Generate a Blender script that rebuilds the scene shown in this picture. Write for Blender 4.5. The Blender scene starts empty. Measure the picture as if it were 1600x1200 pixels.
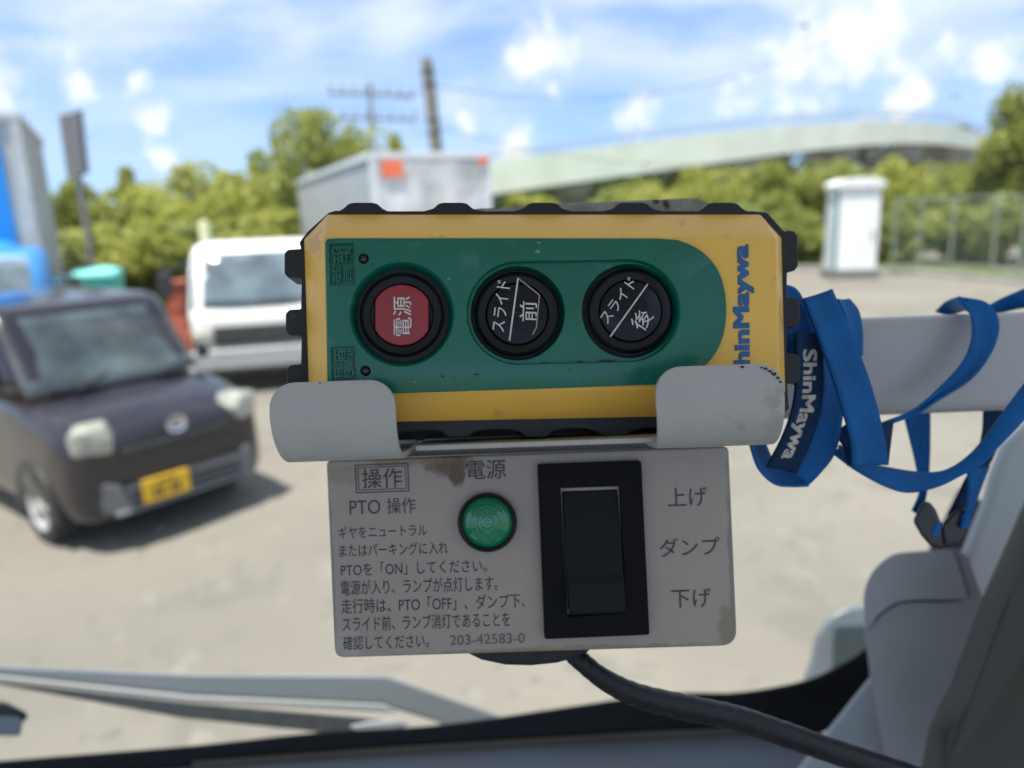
import bpy, bmesh, math, random
import numpy as np
from mathutils import Vector, Matrix
random.seed(7)
R = math.radians
scene = bpy.context.scene
col = scene.collection

# ------------------------------------------------------------------ camera
FPX, CX, CY = 1164.0, 800.0, 600.0          # focal length and centre in photo pixels (1600 x 1200)
CAM_H, PITCH, ROLL = 2.15, R(13.06), R(2.0)
FOCUS, APERTURE = 0.264, 0.0039
_u0 = Vector((0, math.sin(PITCH), math.cos(PITCH)))
_f0 = Vector((0, math.cos(PITCH), -math.sin(PITCH)))
_r0 = Vector((1, 0, 0))
cr = math.cos(ROLL) * _r0 - math.sin(ROLL) * _u0
cu = math.sin(ROLL) * _r0 + math.cos(ROLL) * _u0
CAM = Matrix(((cr.x, cu.x, -_f0.x, 0), (cr.y, cu.y, -_f0.y, 0), (cr.z, cu.z, -_f0.z, CAM_H), (0, 0, 0, 1)))
cd = bpy.data.cameras.new('camera')
cam = bpy.data.objects.new('camera', cd); col.objects.link(cam)
cam.matrix_world = CAM
cd.sensor_width = 36; cd.lens = 36 * FPX / 1600
cd.clip_start = 0.02; cd.clip_end = 4000
cd.dof.use_dof = True; cd.dof.focus_distance = FOCUS
cd.dof.aperture_fstop = cd.lens * 0.001 / APERTURE
scene.camera = cam

# ------------------------------------------------------------------ light
SUN_EL, SUN_AZ = R(73), R(-140)               # azimuth measured from +Y towards +X
EXPOSURE = 0.88
scene.view_settings.view_transform = 'Standard'; scene.view_settings.look = 'None'
scene.view_settings.exposure = EXPOSURE; scene.view_settings.gamma = 1
scene.cycles.use_denoising = True
scene.cycles.max_bounces = 8
scene.cycles.transparent_max_bounces = 12
scene.cycles.caustics_reflective = False; scene.cycles.caustics_refractive = False
scene.cycles.sample_clamp_indirect = 6
sd = Vector((math.sin(SUN_AZ) * math.cos(SUN_EL), math.cos(SUN_AZ) * math.cos(SUN_EL), math.sin(SUN_EL)))
sl = bpy.data.lights.new('sun', 'SUN'); sl.energy = 4.8; sl.angle = R(0.53); sl.color = (1, .955, .88)
so = bpy.data.objects.new('sun', sl); col.objects.link(so)
so.rotation_euler = sd.to_track_quat('Z', 'Y').to_euler(); so.location = sd * 60


def cdir(px, py): return Vector(((px - CX) / FPX, (CY - py) / FPX, -1))
def wdir(px, py): return CAM.to_3x3() @ cdir(px, py)
def P(px, py, d): return CAM @ (cdir(px, py) * d)                       # point seen at that pixel at camera depth d
def G(px, py, z=0.0):                                                   # point of the plane z seen at that pixel
    d = wdir(px, py); return Vector((0, 0, CAM_H)) + d * ((z - CAM_H) / d.z)
def U(px, py, Y):                                                       # point at world distance Y seen at that pixel
    d = wdir(px, py); return Vector((0, 0, CAM_H)) + d * (Y / d.y)


def make_world():
    w = bpy.data.worlds.new('World'); scene.world = w; w.use_nodes = True
    nt = w.node_tree; N = nt.nodes; L = nt.links
    bg = N['Background']
    sky = N.new('ShaderNodeTexSky'); sky.sky_type = 'NISHITA'; sky.sun_disc = False
    sky.sun_elevation = SUN_EL; sky.sun_rotation = SUN_AZ
    sky.air_density = 1.0; sky.dust_density = 0.35; sky.ozone_density = 3.0
    bg.inputs['Strength'].default_value = 0.105
    tc = N.new('ShaderNodeTexCoord')
    nz = N.new('ShaderNodeTexNoise'); nz.inputs['Scale'].default_value = 26; nz.inputs['Detail'].default_value = 5
    L.new(tc.outputs['Generated'], nz.inputs['Vector'])

    def math_(op, a, b=None):
        n = N.new('ShaderNodeMath'); n.operation = op
        for i, x in enumerate((a, b)):
            if x is None: continue
            if isinstance(x, (int, float)): n.inputs[i].default_value = x
            else: L.new(x, n.inputs[i])
        return n.outputs[0]
    puffs = [(850, 88, 46, .95), (835, 100, 30, .8), (238, 190, 24, .85), (255, 244, 17, .8), (725, 182, 30, .75), (1262, 82, 58, 1), (1320, 70, 60, 1), (1385, 50, 48, 1),
             (1470, 75, 28, .9), (1415, 150, 52, .95), (1400, 105, 34, .7), (1158, 160, 34, .85), (10, 118, 34, .9), (125, 125, 34, .45), (215, 132, 18, .5),
             (1558, 96, 42, .8), (985, 178, 36, .6), (866, 140, 20, .6), (800, 232, 45, .6), (1230, 175, 50, .35)]
    acc = None
    n5 = N.new('ShaderNodeTexNoise'); n5.inputs['Scale'].default_value = 46; n5.inputs['Detail'].default_value = 8; n5.inputs['Roughness'].default_value = .6
    L.new(tc.outputs['Generated'], n5.inputs['Vector'])
    for (x, y, r, s) in puffs:
        c = wdir(x, y).normalized()
        vd = N.new('ShaderNodeVectorMath'); vd.operation = 'DISTANCE'
        L.new(tc.outputs['Generated'], vd.inputs[0]); vd.inputs[1].default_value = c
        mr = N.new('ShaderNodeMapRange')
        L.new(vd.outputs['Value'], mr.inputs[0]); mr.inputs[1].default_value = 0; mr.inputs[2].default_value = (r * 1.45 + 8) / 1164
        mr.inputs[3].default_value = .62 + .3 * s; mr.inputs[4].default_value = 0
        acc = mr.outputs[0] if acc is None else math_('MAXIMUM', acc, mr.outputs[0])
    f = math_('ADD', math_('MULTIPLY', math_('SUBTRACT', nz.outputs[0], .5), 1.5), math_('MULTIPLY', math_('SUBTRACT', n5.outputs[0], .5), .8))
    f = math_('ADD', acc, f)
    mp_ = N.new('ShaderNodeMapRange'); mp_.interpolation_type = 'SMOOTHSTEP'; L.new(f, mp_.inputs[0]); mp_.inputs[1].default_value = .28; mp_.inputs[2].default_value = .85
    gate = N.new('ShaderNodeMapRange'); L.new(acc, gate.inputs[0]); gate.inputs[1].default_value = 0; gate.inputs[2].default_value = .25
    acc = math_('MULTIPLY', mp_.outputs[0], gate.outputs[0])
    # thin veil of high cloud, stretched sideways
    mp = N.new('ShaderNodeMapping'); mp.inputs['Scale'].default_value = (1.6, 1.6, 5.2); mp.inputs['Location'].default_value = (3.1, .4, 1.35)
    mp.inputs['Rotation'].default_value = (0, R(6), 0)
    L.new(tc.outputs['Generated'], mp.inputs[0])
    n2 = N.new('ShaderNodeTexNoise'); n2.inputs['Scale'].default_value = 2.6; n2.inputs['Detail'].default_value = 7; n2.inputs['Roughness'].default_value = .52
    n2.inputs['Distortion'].default_value = .3
    L.new(mp.outputs[0], n2.inputs['Vector'])
    mr2 = N.new('ShaderNodeMapRange'); mr2.interpolation_type = 'SMOOTHSTEP'
    L.new(n2.outputs[0], mr2.inputs[0]); mr2.inputs[1].default_value = .30; mr2.inputs[2].default_value = .66; mr2.inputs[4].default_value = .86
    # the veil is thicker higher up
    sx = N.new('ShaderNodeSeparateXYZ'); L.new(tc.outputs['Generated'], sx.inputs[0])
    mr3 = N.new('ShaderNodeMapRange'); L.new(sx.outputs[2], mr3.inputs[0])
    mr3.inputs[1].default_value = .06; mr3.inputs[2].default_value = .22; mr3.inputs[3].default_value = .25; mr3.inputs[4].default_value = 1
    veil = math_('MULTIPLY', mr2.outputs[0], mr3.outputs[0])
    hs = N.new('ShaderNodeHueSaturation'); hs.inputs['Saturation'].default_value = .98; hs.inputs['Value'].default_value = 1.4
    L.new(sky.outputs[0], hs.inputs['Color'])
    va = N.new('ShaderNodeVectorMath'); va.operation = 'ADD'; L.new(tc.outputs['Generated'], va.inputs[0]); va.inputs[1].default_value = (0, 0, .2)
    vn = N.new('ShaderNodeVectorMath'); vn.operation = 'NORMALIZE'; L.new(va.outputs[0], vn.inputs[0]); L.new(vn.outputs[0], sky.inputs[0])
    m1 = N.new('ShaderNodeMix'); m1.data_type = 'RGBA'
    L.new(veil, m1.inputs[0]); L.new(hs.outputs[0], m1.inputs[6]); m1.inputs[7].default_value = (5.2, 5.6, 6.1, 1)
    m2 = N.new('ShaderNodeMix'); m2.data_type = 'RGBA'
    L.new(acc, m2.inputs[0]); L.new(m1.outputs[2], m2.inputs[6]); m2.inputs[7].default_value = (5.9, 6.0, 6.15, 1)
    L.new(m2.outputs[2], bg.inputs['Color'])
make_world()


# ------------------------------------------------------------------ materials
def mat(name, c, rough=.5, metal=0, var=.08, scale=8, bump=0, bscale=60, spec=.5, coat=0, specks=None, fleck=None, rvar=.1, detail=4):
    """Principled surface with a blotchy tone variation, optional fine bump and optional dirt specks ((r,g,b), scale, amount)."""
    m = bpy.data.materials.new(name); m.use_nodes = True
    nt = m.node_tree; N = nt.nodes; L = nt.links; b = N['Principled BSDF']
    b.inputs['Roughness'].default_value = rough; b.inputs['Metallic'].default_value = metal
    b.inputs['Specular IOR Level'].default_value = spec; b.inputs['Coat Weight'].default_value = coat
    tc = N.new('ShaderNodeTexCoord')
    nz = N.new('ShaderNodeTexNoise'); nz.inputs['Scale'].default_value = scale; nz.inputs['Detail'].default_value = detail
    L.new(tc.outputs['Object'], nz.inputs['Vector'])
    mr = N.new('ShaderNodeMapRange'); L.new(nz.outputs[0], mr.inputs[0]); mr.inputs[1].default_value = .3; mr.inputs[2].default_value = .7
    mx = N.new('ShaderNodeMix'); mx.data_type = 'RGBA'
    mx.inputs[6].default_value = (*[x * (1 - var) for x in c], 1); mx.inputs[7].default_value = (*[min(1, x * (1 + var)) for x in c], 1)
    L.new(mr.outputs[0], mx.inputs[0])
    out = mx.outputs[2]
    for sp in ([specks] if specks and not isinstance(specks, list) else (specks or [])):
        cc, sc, am = sp
        n3 = N.new('ShaderNodeTexNoise'); n3.inputs['Scale'].default_value = sc; n3.inputs['Detail'].default_value = 5; n3.inputs['Roughness'].default_value = .6
        L.new(tc.outputs['Object'], n3.inputs['Vector'])
        m3 = N.new('ShaderNodeMapRange'); L.new(n3.outputs[0], m3.inputs[0])
        m3.inputs[1].default_value = am; m3.inputs[2].default_value = am + .07
        x3 = N.new('ShaderNodeMix'); x3.data_type = 'RGBA'; L.new(m3.outputs[0], x3.inputs[0]); L.new(out, x3.inputs[6]); x3.inputs[7].default_value = (*cc, 1)
        out = x3.outputs[2]
    L.new(out, b.inputs['Base Color'])
    if rvar:
        r2 = N.new('ShaderNodeMapRange'); L.new(nz.outputs[0], r2.inputs[0]); r2.inputs[3].default_value = max(.02, rough - rvar); r2.inputs[4].default_value = min(1, rough + rvar)
        L.new(r2.outputs[0], b.inputs['Roughness'])
    if bump:
        n4 = N.new('ShaderNodeTexNoise'); n4.inputs['Scale'].default_value = bscale; n4.inputs['Detail'].default_value = 3
        L.new(tc.outputs['Object'], n4.inputs['Vector'])
        bp = N.new('ShaderNodeBump'); bp.inputs['Strength'].default_value = bump; bp.inputs['Distance'].default_value = .4 / bscale
        L.new(n4.outputs[0], bp.inputs['Height']); L.new(bp.outputs[0], b.inputs['Normal'])
    return m


def glass_mat(name, tint, rough=.02, alpha=.5):
    """Tinted pane: a see-through share and a mirror share."""
    m = bpy.data.materials.new(name); m.use_nodes = True
    nt = m.node_tree; N = nt.nodes; L = nt.links
    b = N['Principled BSDF']; b.inputs['Base Color'].default_value = (*tint, 1); b.inputs['Roughness'].default_value = rough
    b.inputs['Specular IOR Level'].default_value = .9
    b.inputs['Alpha'].default_value = alpha
    return m


YELLOW = mat('remote_yellow_plastic', (.86, .51, .085), .42, var=.06, scale=25, bump=.05, bscale=900, specks=[((.40, .23, .05), 420, .70), ((.66, .39, .085), 60, .62), ((.16, .09, .03), 700, .715)])
GREEN = mat('remote_green_plastic', (.005, .135, .088), .28, var=.10, scale=30, bump=.05, bscale=1200, specks=[((.03, .17, .125), 90, .60), ((.22, .34, .28), 420, .705), ((.01, .06, .045), 260, .665)])
RUBBER = mat('black_rubber', (.017, .019, .023), .55, var=.2, scale=40, bump=.08, bscale=700, spec=.35, specks=((.045, .045, .042), 150, .62))
BLACKP = mat('black_plastic', (.006, .0065, .008), .36, var=.2, scale=60, spec=.25, specks=((.03, .03, .03), 400, .66))
WELL = mat('dark_well', (.004, .005, .005), .5, var=.2)
REDCAP = mat('red_cap', (.30, .028, .038), .4, var=.08, scale=60, specks=((.13, .02, .02), 300, .72))
NAVYCAP = mat('navy_black_cap', (.005, .006, .010), .26, var=.25, scale=80, bump=.12, bscale=400, spec=.28, specks=((.035, .036, .04), 260, .64))
WHITEINK = mat('white_ink', (.62, .60, .56), .6, var=.12, scale=200)
OLDINK = mat('worn_pale_ink', (.36, .30, .19), .6, var=.2, scale=300)
BLUEINK = mat('blue_ink', (.018, .115, .30), .5, var=.15, scale=120, specks=((.30, .24, .12), 520, .665))
GREYPAINT = mat('grey_painted_steel', (.42, .42, .39), .46, var=.06, scale=30, bump=.10, bscale=500, specks=[((.16, .14, .11), 420, .685), ((.32, .32, .29), 40, .58), ((.24, .21, .17), 150, .66)])
CHIP = mat('bare_chipped_edge', (.05, .035, .025), .7, var=.3, scale=200)
GRIME = mat('grimy_plate_edge', (.36, .32, .26), .8, var=.35, scale=120, specks=[((.05, .04, .035), 130, .60), ((.14, .09, .06), 60, .6)])
DARKINK = mat('dark_ink', (.045, .040, .038), .6, var=.2, scale=200)
BLUEWEB = mat('blue_webbing', (.004, .105, .32), .62, var=.18, scale=60, bump=1.0, bscale=800, spec=.22)
NAVYWEB = mat('navy_webbing', (.006, .028, .075), .75, var=.2, scale=80, bump=.5, bscale=1100, spec=.2)
PALETRIM = mat('pale_grey_trim', (.42, .44, .44), .5, var=.04, scale=12, bump=.10, bscale=900, spec=.4)
MIDTRIM = mat('mid_grey_trim', (.40, .415, .42), .5, var=.05, scale=14, bump=.10, bscale=900, spec=.4)
DARKTRIM = mat('dark_olive_trim', (.068, .067, .054), .62, var=.06, scale=12, bump=.22, bscale=700, spec=.3)
SEAL = mat('seal_black', (.006, .006, .007), .6, var=.2, spec=.25)
DASH = mat('dash_grey', (.10, .11, .12), .5, var=.08, scale=10, bump=.1, bscale=500)
WIPERPAINT = mat('wiper_grey_paint', (.135, .155, .17), .4, var=.05)
SILVER = mat('silver_metal', (.26, .28, .30), .55, metal=.2, var=.05)
TAPE = mat('black_taped_sleeve', (.008, .0085, .010), .42, var=.3, scale=80, bump=.35, bscale=220, spec=.35)


# ------------------------------------------------------------------ object helpers
def thing(name, label, cat, M=None, group=None, kind=None):
    o = bpy.data.objects.new(name, None); col.objects.link(o)
    o.empty_display_size = .05
    o.matrix_world = M if M is not None else Matrix()
    o['label'] = label; o['category'] = cat
    if group: o['group'] = group
    if kind: o['kind'] = kind
    return o


def tag(o, label, cat, group=None, kind=None):
    o['label'] = label; o['category'] = cat
    if group: o['group'] = group
    if kind: o['kind'] = kind
    return o


class MB:
    def __init__(s): s.v = []; s.f = []; s.mi = []; s.m = 0
    def add(s, vs, fs):
        b = len(s.v); s.v += [tuple(p) for p in vs]; s.f += [tuple(i + b for i in f) for f in fs]; s.mi += [s.m] * len(fs); return s
    def loft(s, rings, cap0=True, cap1=True, closed=True):
        n = len(rings[0]); vs = [p for r in rings for p in r]; fs = []
        for k in range(len(rings) - 1):
            for i in range(n if closed else n - 1):
                j = (i + 1) % n
                fs.append((k * n + i, k * n + j, (k + 1) * n + j, (k + 1) * n + i))
        if cap0: fs.append(tuple(range(n - 1, -1, -1)))
        if cap1: fs.append(tuple((len(rings) - 1) * n + i for i in range(n)))
        return s.add(vs, fs)
    def grid(s, rows):
        return s.loft(rows, False, False, False)
    def box(s, c, h, rot=None):
        vs = [Vector((sx * h[0], sy * h[1], sz * h[2])) for sz in (-1, 1) for sy in (-1, 1) for sx in (-1, 1)]
        if rot: vs = [rot @ v for v in vs]
        c = Vector(c)
        return s.add([c + v for v in vs], [(0, 2, 3, 1), (4, 5, 7, 6), (0, 1, 5, 4), (2, 6, 7, 3), (0, 4, 6, 2), (1, 3, 7, 5)])
    def tube(s, pts, rad, n=12, caps=True):
        pts = [Vector(p) for p in pts]; rings = []
        for i, p in enumerate(pts):
            t = (pts[min(i + 1, len(pts) - 1)] - pts[max(i - 1, 0)]).normalized()
            a = t.orthogonal() if i == 0 else (last - t * last.dot(t))
            a.normalize(); last = a; b = t.cross(a)
            r = rad[i] if isinstance(rad, (list, tuple)) else rad
            rings.append([p + (a * math.cos(2 * math.pi * k / n) + b * math.sin(2 * math.pi * k / n)) * r for k in range(n)])
        return s.loft(rings, caps, caps)
    def build(s, name, m, parent=None, smooth=True, bevel=0, bseg=3, bang=30, sub=0, solid=0, weld=True, soff=0):
        me = bpy.data.meshes.new(name); me.from_pydata(s.v, [], s.f)
        mats = m if isinstance(m, (list, tuple)) else [m]
        for x in mats: me.materials.append(x)
        if len(mats) > 1: me.polygons.foreach_set('material_index', s.mi)
        bm = bmesh.new(); bm.from_mesh(me)
        if weld: bmesh.ops.remove_doubles(bm, verts=bm.verts, dist=1e-6)
        bmesh.ops.recalc_face_normals(bm, faces=bm.faces)
        bm.to_mesh(me); bm.free()
        if smooth:
            me.polygons.foreach_set('use_smooth', [True] * len(me.polygons))
            if not sub: me.set_sharp_from_angle(angle=R(40))
        o = bpy.data.objects.new(name, me); col.objects.link(o)
        if parent: o.parent = parent
        if solid:
            md = o.modifiers.new('thickness', 'SOLIDIFY'); md.thickness = solid; md.offset = soff
        if bevel:
            md = o.modifiers.new('rounding', 'BEVEL'); md.width = bevel; md.segments = bseg; md.limit_method = 'ANGLE'; md.angle_limit = R(bang)
            md.harden_normals = False
        if sub:
            md = o.modifiers.new('smooth', 'SUBSURF'); md.levels = sub; md.render_levels = sub
        return o


class Frame:
    """A real plane standing in front of the camera; local() gives the point of its parallel plane z = w that a photo pixel shows."""
    def __init__(s, px, py, depth, roll=2.0, yaw=0.0, pitch=0.0):
        T = Matrix.Translation(cdir(px, py) * depth)
        s.C = T @ Matrix.Rotation(R(roll), 4, 'Z') @ Matrix.Rotation(R(yaw), 4, 'Y') @ Matrix.Rotation(R(pitch), 4, 'X')
        s.M = CAM @ s.C; s.I = s.C.inverted()
    def local(s, px, py, w=0.0):
        o = s.I @ Vector((0, 0, 0)); d = s.I.to_3x3() @ cdir(px, py)
        return o + d * ((w - o.z) / d.z)
    def ring(s, pts, w): return [s.local(x, y, w) for x, y in pts]


def circ(cx, cy, r, n=48, ry=None):
    ry = ry or r
    return [(cx + r * math.cos(2 * math.pi * k / n), cy + ry * math.sin(2 * math.pi * k / n)) for k in range(n)]


def rpoly(pts, r, n=6):
    """Polygon with rounded corners (same space as pts); r is one radius or one per corner."""
    out = []; N_ = len(pts)
    for i in range(N_):
        p = Vector(pts[i]).to_2d(); a = Vector(pts[i - 1]).to_2d(); b = Vector(pts[(i + 1) % N_]).to_2d()
        rr = r[i] if isinstance(r, (list, tuple)) else r
        if rr <= 0: out.append((p.x, p.y)); continue
        u = (a - p).normalized(); v = (b - p).normalized()
        ang = u.angle(v); t = min(rr / math.tan(ang / 2), (a - p).length * .49, (b - p).length * .49)
        p0 = p + u * t; p1 = p + v * t
        for k in range(n + 1):
            s_ = k / n
            q = p0 * (1 - s_) ** 2 + p * 2 * s_ * (1 - s_) + p1 * s_ ** 2
            out.append((q.x, q.y))
    return out


def spline(pts, n):
    """Catmull-Rom through the points, n samples."""
    pts = [Vector(p) for p in pts]; m = len(pts) - 1; out = []
    for k in range(n):
        t = k / (n - 1) * m; i = min(int(t), m - 1); t -= i
        p0 = pts[i - 1] if i else pts[0] * 2 - pts[1]
        p1, p2 = pts[i], pts[i + 1]; p3 = pts[i + 2] if i + 2 <= m else pts[m] * 2 - pts[m - 1]
        out.append(.5 * ((2 * p1) + (p2 - p0) * t + (2 * p0 - 5 * p1 + 4 * p2 - p3) * t * t + (3 * p1 - p0 - 3 * p2 + p3) * t ** 3))
    return out


_tc = {}
def glyphs(body, bold=0.0):
    """Outline of a piece of writing as triangles, scaled to a unit box."""
    key = (body, bold)
    if key not in _tc:
        c = bpy.data.curves.new('writing', 'FONT'); c.body = body; c.size = 1; c.offset = bold; c.resolution_u = 4
        o = bpy.data.objects.new('writing', c); col.objects.link(o)
        dg = bpy.context.evaluated_depsgraph_get(); dg.update()
        me = bpy.data.meshes.new_from_object(o.evaluated_get(dg))
        v = np.array([tuple(x.co)[:2] for x in me.vertices]); f = [tuple(p.vertices) for p in me.polygons]
        lo, hi = v.min(0), v.max(0); v = (v - (lo + hi) / 2) / (hi - lo)
        bpy.data.objects.remove(o); bpy.data.curves.remove(c); bpy.data.meshes.remove(me)
        _tc[key] = (v, f)
    return _tc[key]


def write(mb, fr, body, cx, cy, W, H, ang=2.0, w=0.0, bold=0.0):
    """Lay writing on a frame: W along the reading direction, turned ang degrees anticlockwise, all in photo pixels."""
    v, f = glyphs(body, bold); a = R(ang); ca, sa = math.cos(a), math.sin(a)
    mb.add([fr.local(cx + ca * x * W - sa * y * H, cy - sa * x * W - ca * y * H, w) for x, y in v], f)


def stroke(mb, fr, x0, y0, x1, y1, wd, w):
    d = Vector((x1 - x0, y1 - y0)).normalized(); n = Vector((-d.y, d.x)) * wd / 2
    mb.add([fr.local(x0 + n.x, y0 + n.y, w), fr.local(x1 + n.x, y1 + n.y, w), fr.local(x1 - n.x, y1 - n.y, w), fr.local(x0 - n.x, y0 - n.y, w)], [(0, 1, 2, 3)])


def holed(mb, outer, holes):
    """Flat face bounded by outer with holes cut out (lists of 3D points)."""
    bm = bmesh.new(); es = []
    for lp in [outer] + holes:
        vs = [bm.verts.new(p) for p in lp]
        es += [bm.edges.new((vs[i], vs[(i + 1) % len(vs)])) for i in range(len(vs))]
    bmesh.ops.triangle_fill(bm, use_beauty=True, use_dissolve=False, edges=es)
    bm.verts.index_update()
    mb.add([v.co.copy() for v in bm.verts], [tuple(v.index for v in f.verts) for f in bm.faces]); bm.free()


# ================================================================== REMOTE CONTROL
def build_remote():
    F = Frame(850, 490, .270, roll=1.9, yaw=6)
    t = thing('remote_control', 'yellow and green push-button remote control with black rubber bumpers held in the grey cradle', 'remote control', F.M)
    # yellow shell
    O = [(475, 374), (512, 335), (1188, 335), (1221, 372), (1227, 612), (1190, 648), (520, 661), (483, 622)]
    Fr = [(506.5, 373), (508, 371), (1211, 371), (1213, 373), (1217, 600), (1215, 603), (513, 617), (511, 615)]
    rO = F.ring(O, -.0130); rF = F.ring(Fr, 0)
    back = [Vector((p.x, p.y, -.030)) for p in rO]
    # rubber bumper frame with lugs
    top = []
    def bump_top(c, w=46, y0=328.5, h=13.5):
        return [(c - w, y0), (c - 31, y0 - 4), (c - 22, y0 - h + 1.5), (c - 14, y0 - h), (c + 14, y0 - h), (c + 22, y0 - h + 1.5), (c + 31, y0 - 4), (c + w, y0)]
    pts = [(466, 378), (480, 360), (512, 331), (524, 327)]
    for c in (566, 707, 848, 989, 1130): pts += bump_top(c, 38 if c in (566, 1130) else 46)
    pts += [(1178, 328.5), (1200, 331), (1229, 364)]
    for (a, b, x) in ((359, 423, 1247), (464, 512, 1250), (553, 600, 1251)):
        pts += [(1230, a), (x - 6, a + 1), (x, a + 8), (x + 1, b - 8), (x - 5, b), (1231, b)]
    pts += [(1234, 640), (1200, 672)]
    for c in (1080, 960, 838, 716, 600):
        pts += [(c + 46, 672 + (838 - c) * .012), (c + 26, 676), (c + 16, 685), (c - 16, 686), (c - 26, 677), (c - 46, 673 + (838 - c) * .012)]
    pts += [(520, 676), (476, 640)]
    for (a, b, x) in ((612, 570, 447), (525, 483, 445), (434, 388, 443)):
        pts += [(470, a), (x + 6, a - 1), (x, a - 7), (x, b + 7), (x + 6, b + 1), (469, b)]
    fr = F.ring(pts, -.0140)
    MB().loft([[Vector((p.x, p.y, -.034)) for p in fr], [Vector((p.x, p.y, -.0170)) for p in fr],
               [Vector((p.x * .995, p.y * .988, -.0133)) for p in fr]]).build('bumper', RUBBER, t, bevel=.0009, bseg=2, bang=25)
    # green button panel
    W1 = .0019
    outer = [(507.5, 378), (511, 372.5), (530, 371.5), (800, 371.5), (1030, 372)]
    arc = [(1060, 374.5), (1086, 385), (1107, 401), (1122, 421), (1131, 445), (1135, 470), (1135, 497), (1131, 522), (1122, 546), (1107, 567), (1088, 584), (1066, 596), (1045, 600)]
    outer += [tuple(v) for v in spline(arc, 40)]
    outer += [(840, 607.5), (622, 614.5), (518, 616.5), (511.5, 612)]
    c1 = circ(628, 491, 82, 64)
    stad = [(810 + 82 * math.cos(a), 489 + 81 * math.sin(a)) for a in np.linspace(math.pi / 2, 3 * math.pi / 2, 33)] + \
           [(983 + 81 * math.cos(a), 485.5 + 80.5 * math.sin(a)) for a in np.linspace(-math.pi / 2, math.pi / 2, 33)]
    led = [circ(568, 404, 8.5, 20), circ(571, 579.5, 8.5, 20)]
    tags_ = [rpoly([(514, 381), (553, 380), (555, 445), (516, 447)], 2, 2), rpoly([(517, 542), (555, 541), (557, 600), (519, 602)], 2, 2)]
    g = MB()
    def up(lp, w): return F.ring(lp, w)
    oo = up(outer, W1); oe = [Vector((p.x, p.y, W1 - .0006)) for p in oo]
    # outline drawn in slightly at the top edge for a soft rim
    cen = sum(oo, Vector()) / len(oo)
    oi = [Vector((cen.x + (p.x - cen.x) * .9935, cen.y + (p.y - cen.y) * .982, W1)) for p in oo]
    om = [Vector((cen.x + (p.x - cen.x) * .998, cen.y + (p.y - cen.y) * .9945, W1 - .0002)) for p in oo]
    hol = [up(c1, W1), up(stad, W1)] + [up(l, W1) for l in led] + [up(l, W1) for l in tags_]
    holed(g, oi, hol)
    g.loft([oi, om, oe, [Vector((p.x, p.y, -.0002)) for p in oo]], False, False)
    def inset(lp, k, dz):
        c = sum(lp, Vector()) / len(lp)
        return [Vector((c.x + (p.x - c.x) * k, c.y + (p.y - c.y) * k, p.z + dz)) for p in lp]
    # round well 1
    h = hol[0]
    g.loft([h, inset(h, .975, -.0006), inset(h, .955, -.0016), inset(h, .90, -.0062)], False, False)
    # long recess: rim, floor, two wells
    h = hol[1]
    h1 = inset(h, .988, -.0006); h2 = inset(h, .975, -.0026)
    g.loft([h, h1, h2], False, False)
    zf = h2[0].z
    w2 = F.ring(circ(809, 489.5, 74, 56), zf); w3 = F.ring(circ(983, 486, 74, 56), zf)
    holed(g, h2, [w2, w3])
    for wv in (w2, w3): g.loft([wv, inset(wv, .985, -.0005), inset(wv, .95, -.005)], False, False)
    for i in (2, 3): g.loft([hol[i], inset(hol[i], .9, -.0012)], False, False)
    for i in (4, 5): g.loft([hol[i], inset(hol[i], .97, -.0013)], False, True)
    panel = g.build('button_panel', GREEN, t)
    hs = MB(); hs.loft([back, rO, rF], True, False)
    low = [Vector((cen.x + (p.x - cen.x) * .985, cen.y + (p.y - cen.y) * .965, 0)) for p in oo]
    holed(hs, rF, [low]); hs.loft([low, [Vector((p.x, p.y, -.010)) for p in low]], False, True)
    hs.build('housing', YELLOW, t, bevel=.0007, bseg=3, bang=12)
    # raised characters on the two sunken tags
    for tx, x, y, W in (('警報', 534, 413, 58), ('電源', 537, 573, 54)):
        g = MB(); write(g, F, tx, x, y, W, 31, 91.5, W1 + .0001, .006); g.build('raised_lettering', GREEN, t, smooth=False, solid=.0010, soff=-1)
    SC = mat('pale_scuff', (.16, .27, .22), .7, var=.3, scale=500); rq = random.Random(9)
    for (x, y, sx) in ((842, 379, 4), (840, 393, 5.5), (876, 388, 2), (701, 436, 4), (930, 381, 1.5), (1048, 398, 2), (648, 597, 3), (760, 585, 1.6), (1010, 590, 2)):
        pts = [(x + sx * (.4 + .8 * rq.random()) * math.cos(a), y + sx * .6 * (.4 + .8 * rq.random()) * math.sin(a)) for a in np.linspace(0, 2 * math.pi, 10)[:-1]]
        MB().add(F.ring(pts, W1 + .00008), [tuple(range(9))]).build('scuff_mark', SC, panel, smooth=False)
    DR = mat('dried_dirt', (.045, .042, .03), .9, var=.3, scale=500)
    for (x, y, sx, sy) in ((948, 563.5, 17, 2.2), (905, 565, 8, 1.6), (852, 567, 10, 1.3), (745, 585, 5, 2), (692, 588, 3, 2)):
        pts = [(x + sx * (.6 + .5 * rq.random()) * math.cos(a), y + sy * (.5 + .7 * rq.random()) * math.sin(a)) for a in np.linspace(0, 2 * math.pi, 14)[:-1]]
        MB().add(F.ring(pts, (W1 + .00007) if y > 570 else zf + .00012), [tuple(range(13))]).build('dirt_mark', DR, panel, smooth=False)
    # dark floors and indicator lamps
    g = MB()
    for (x, y, r, w) in ((628, 491, 80, -.0042), (809, 489.5, 76, -.0055), (983, 486, 76, -.0055)): g.add(F.ring(circ(x, y, r, 40), w), [tuple(range(40))])
    g.build('well_floor', WELL, t)
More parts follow.
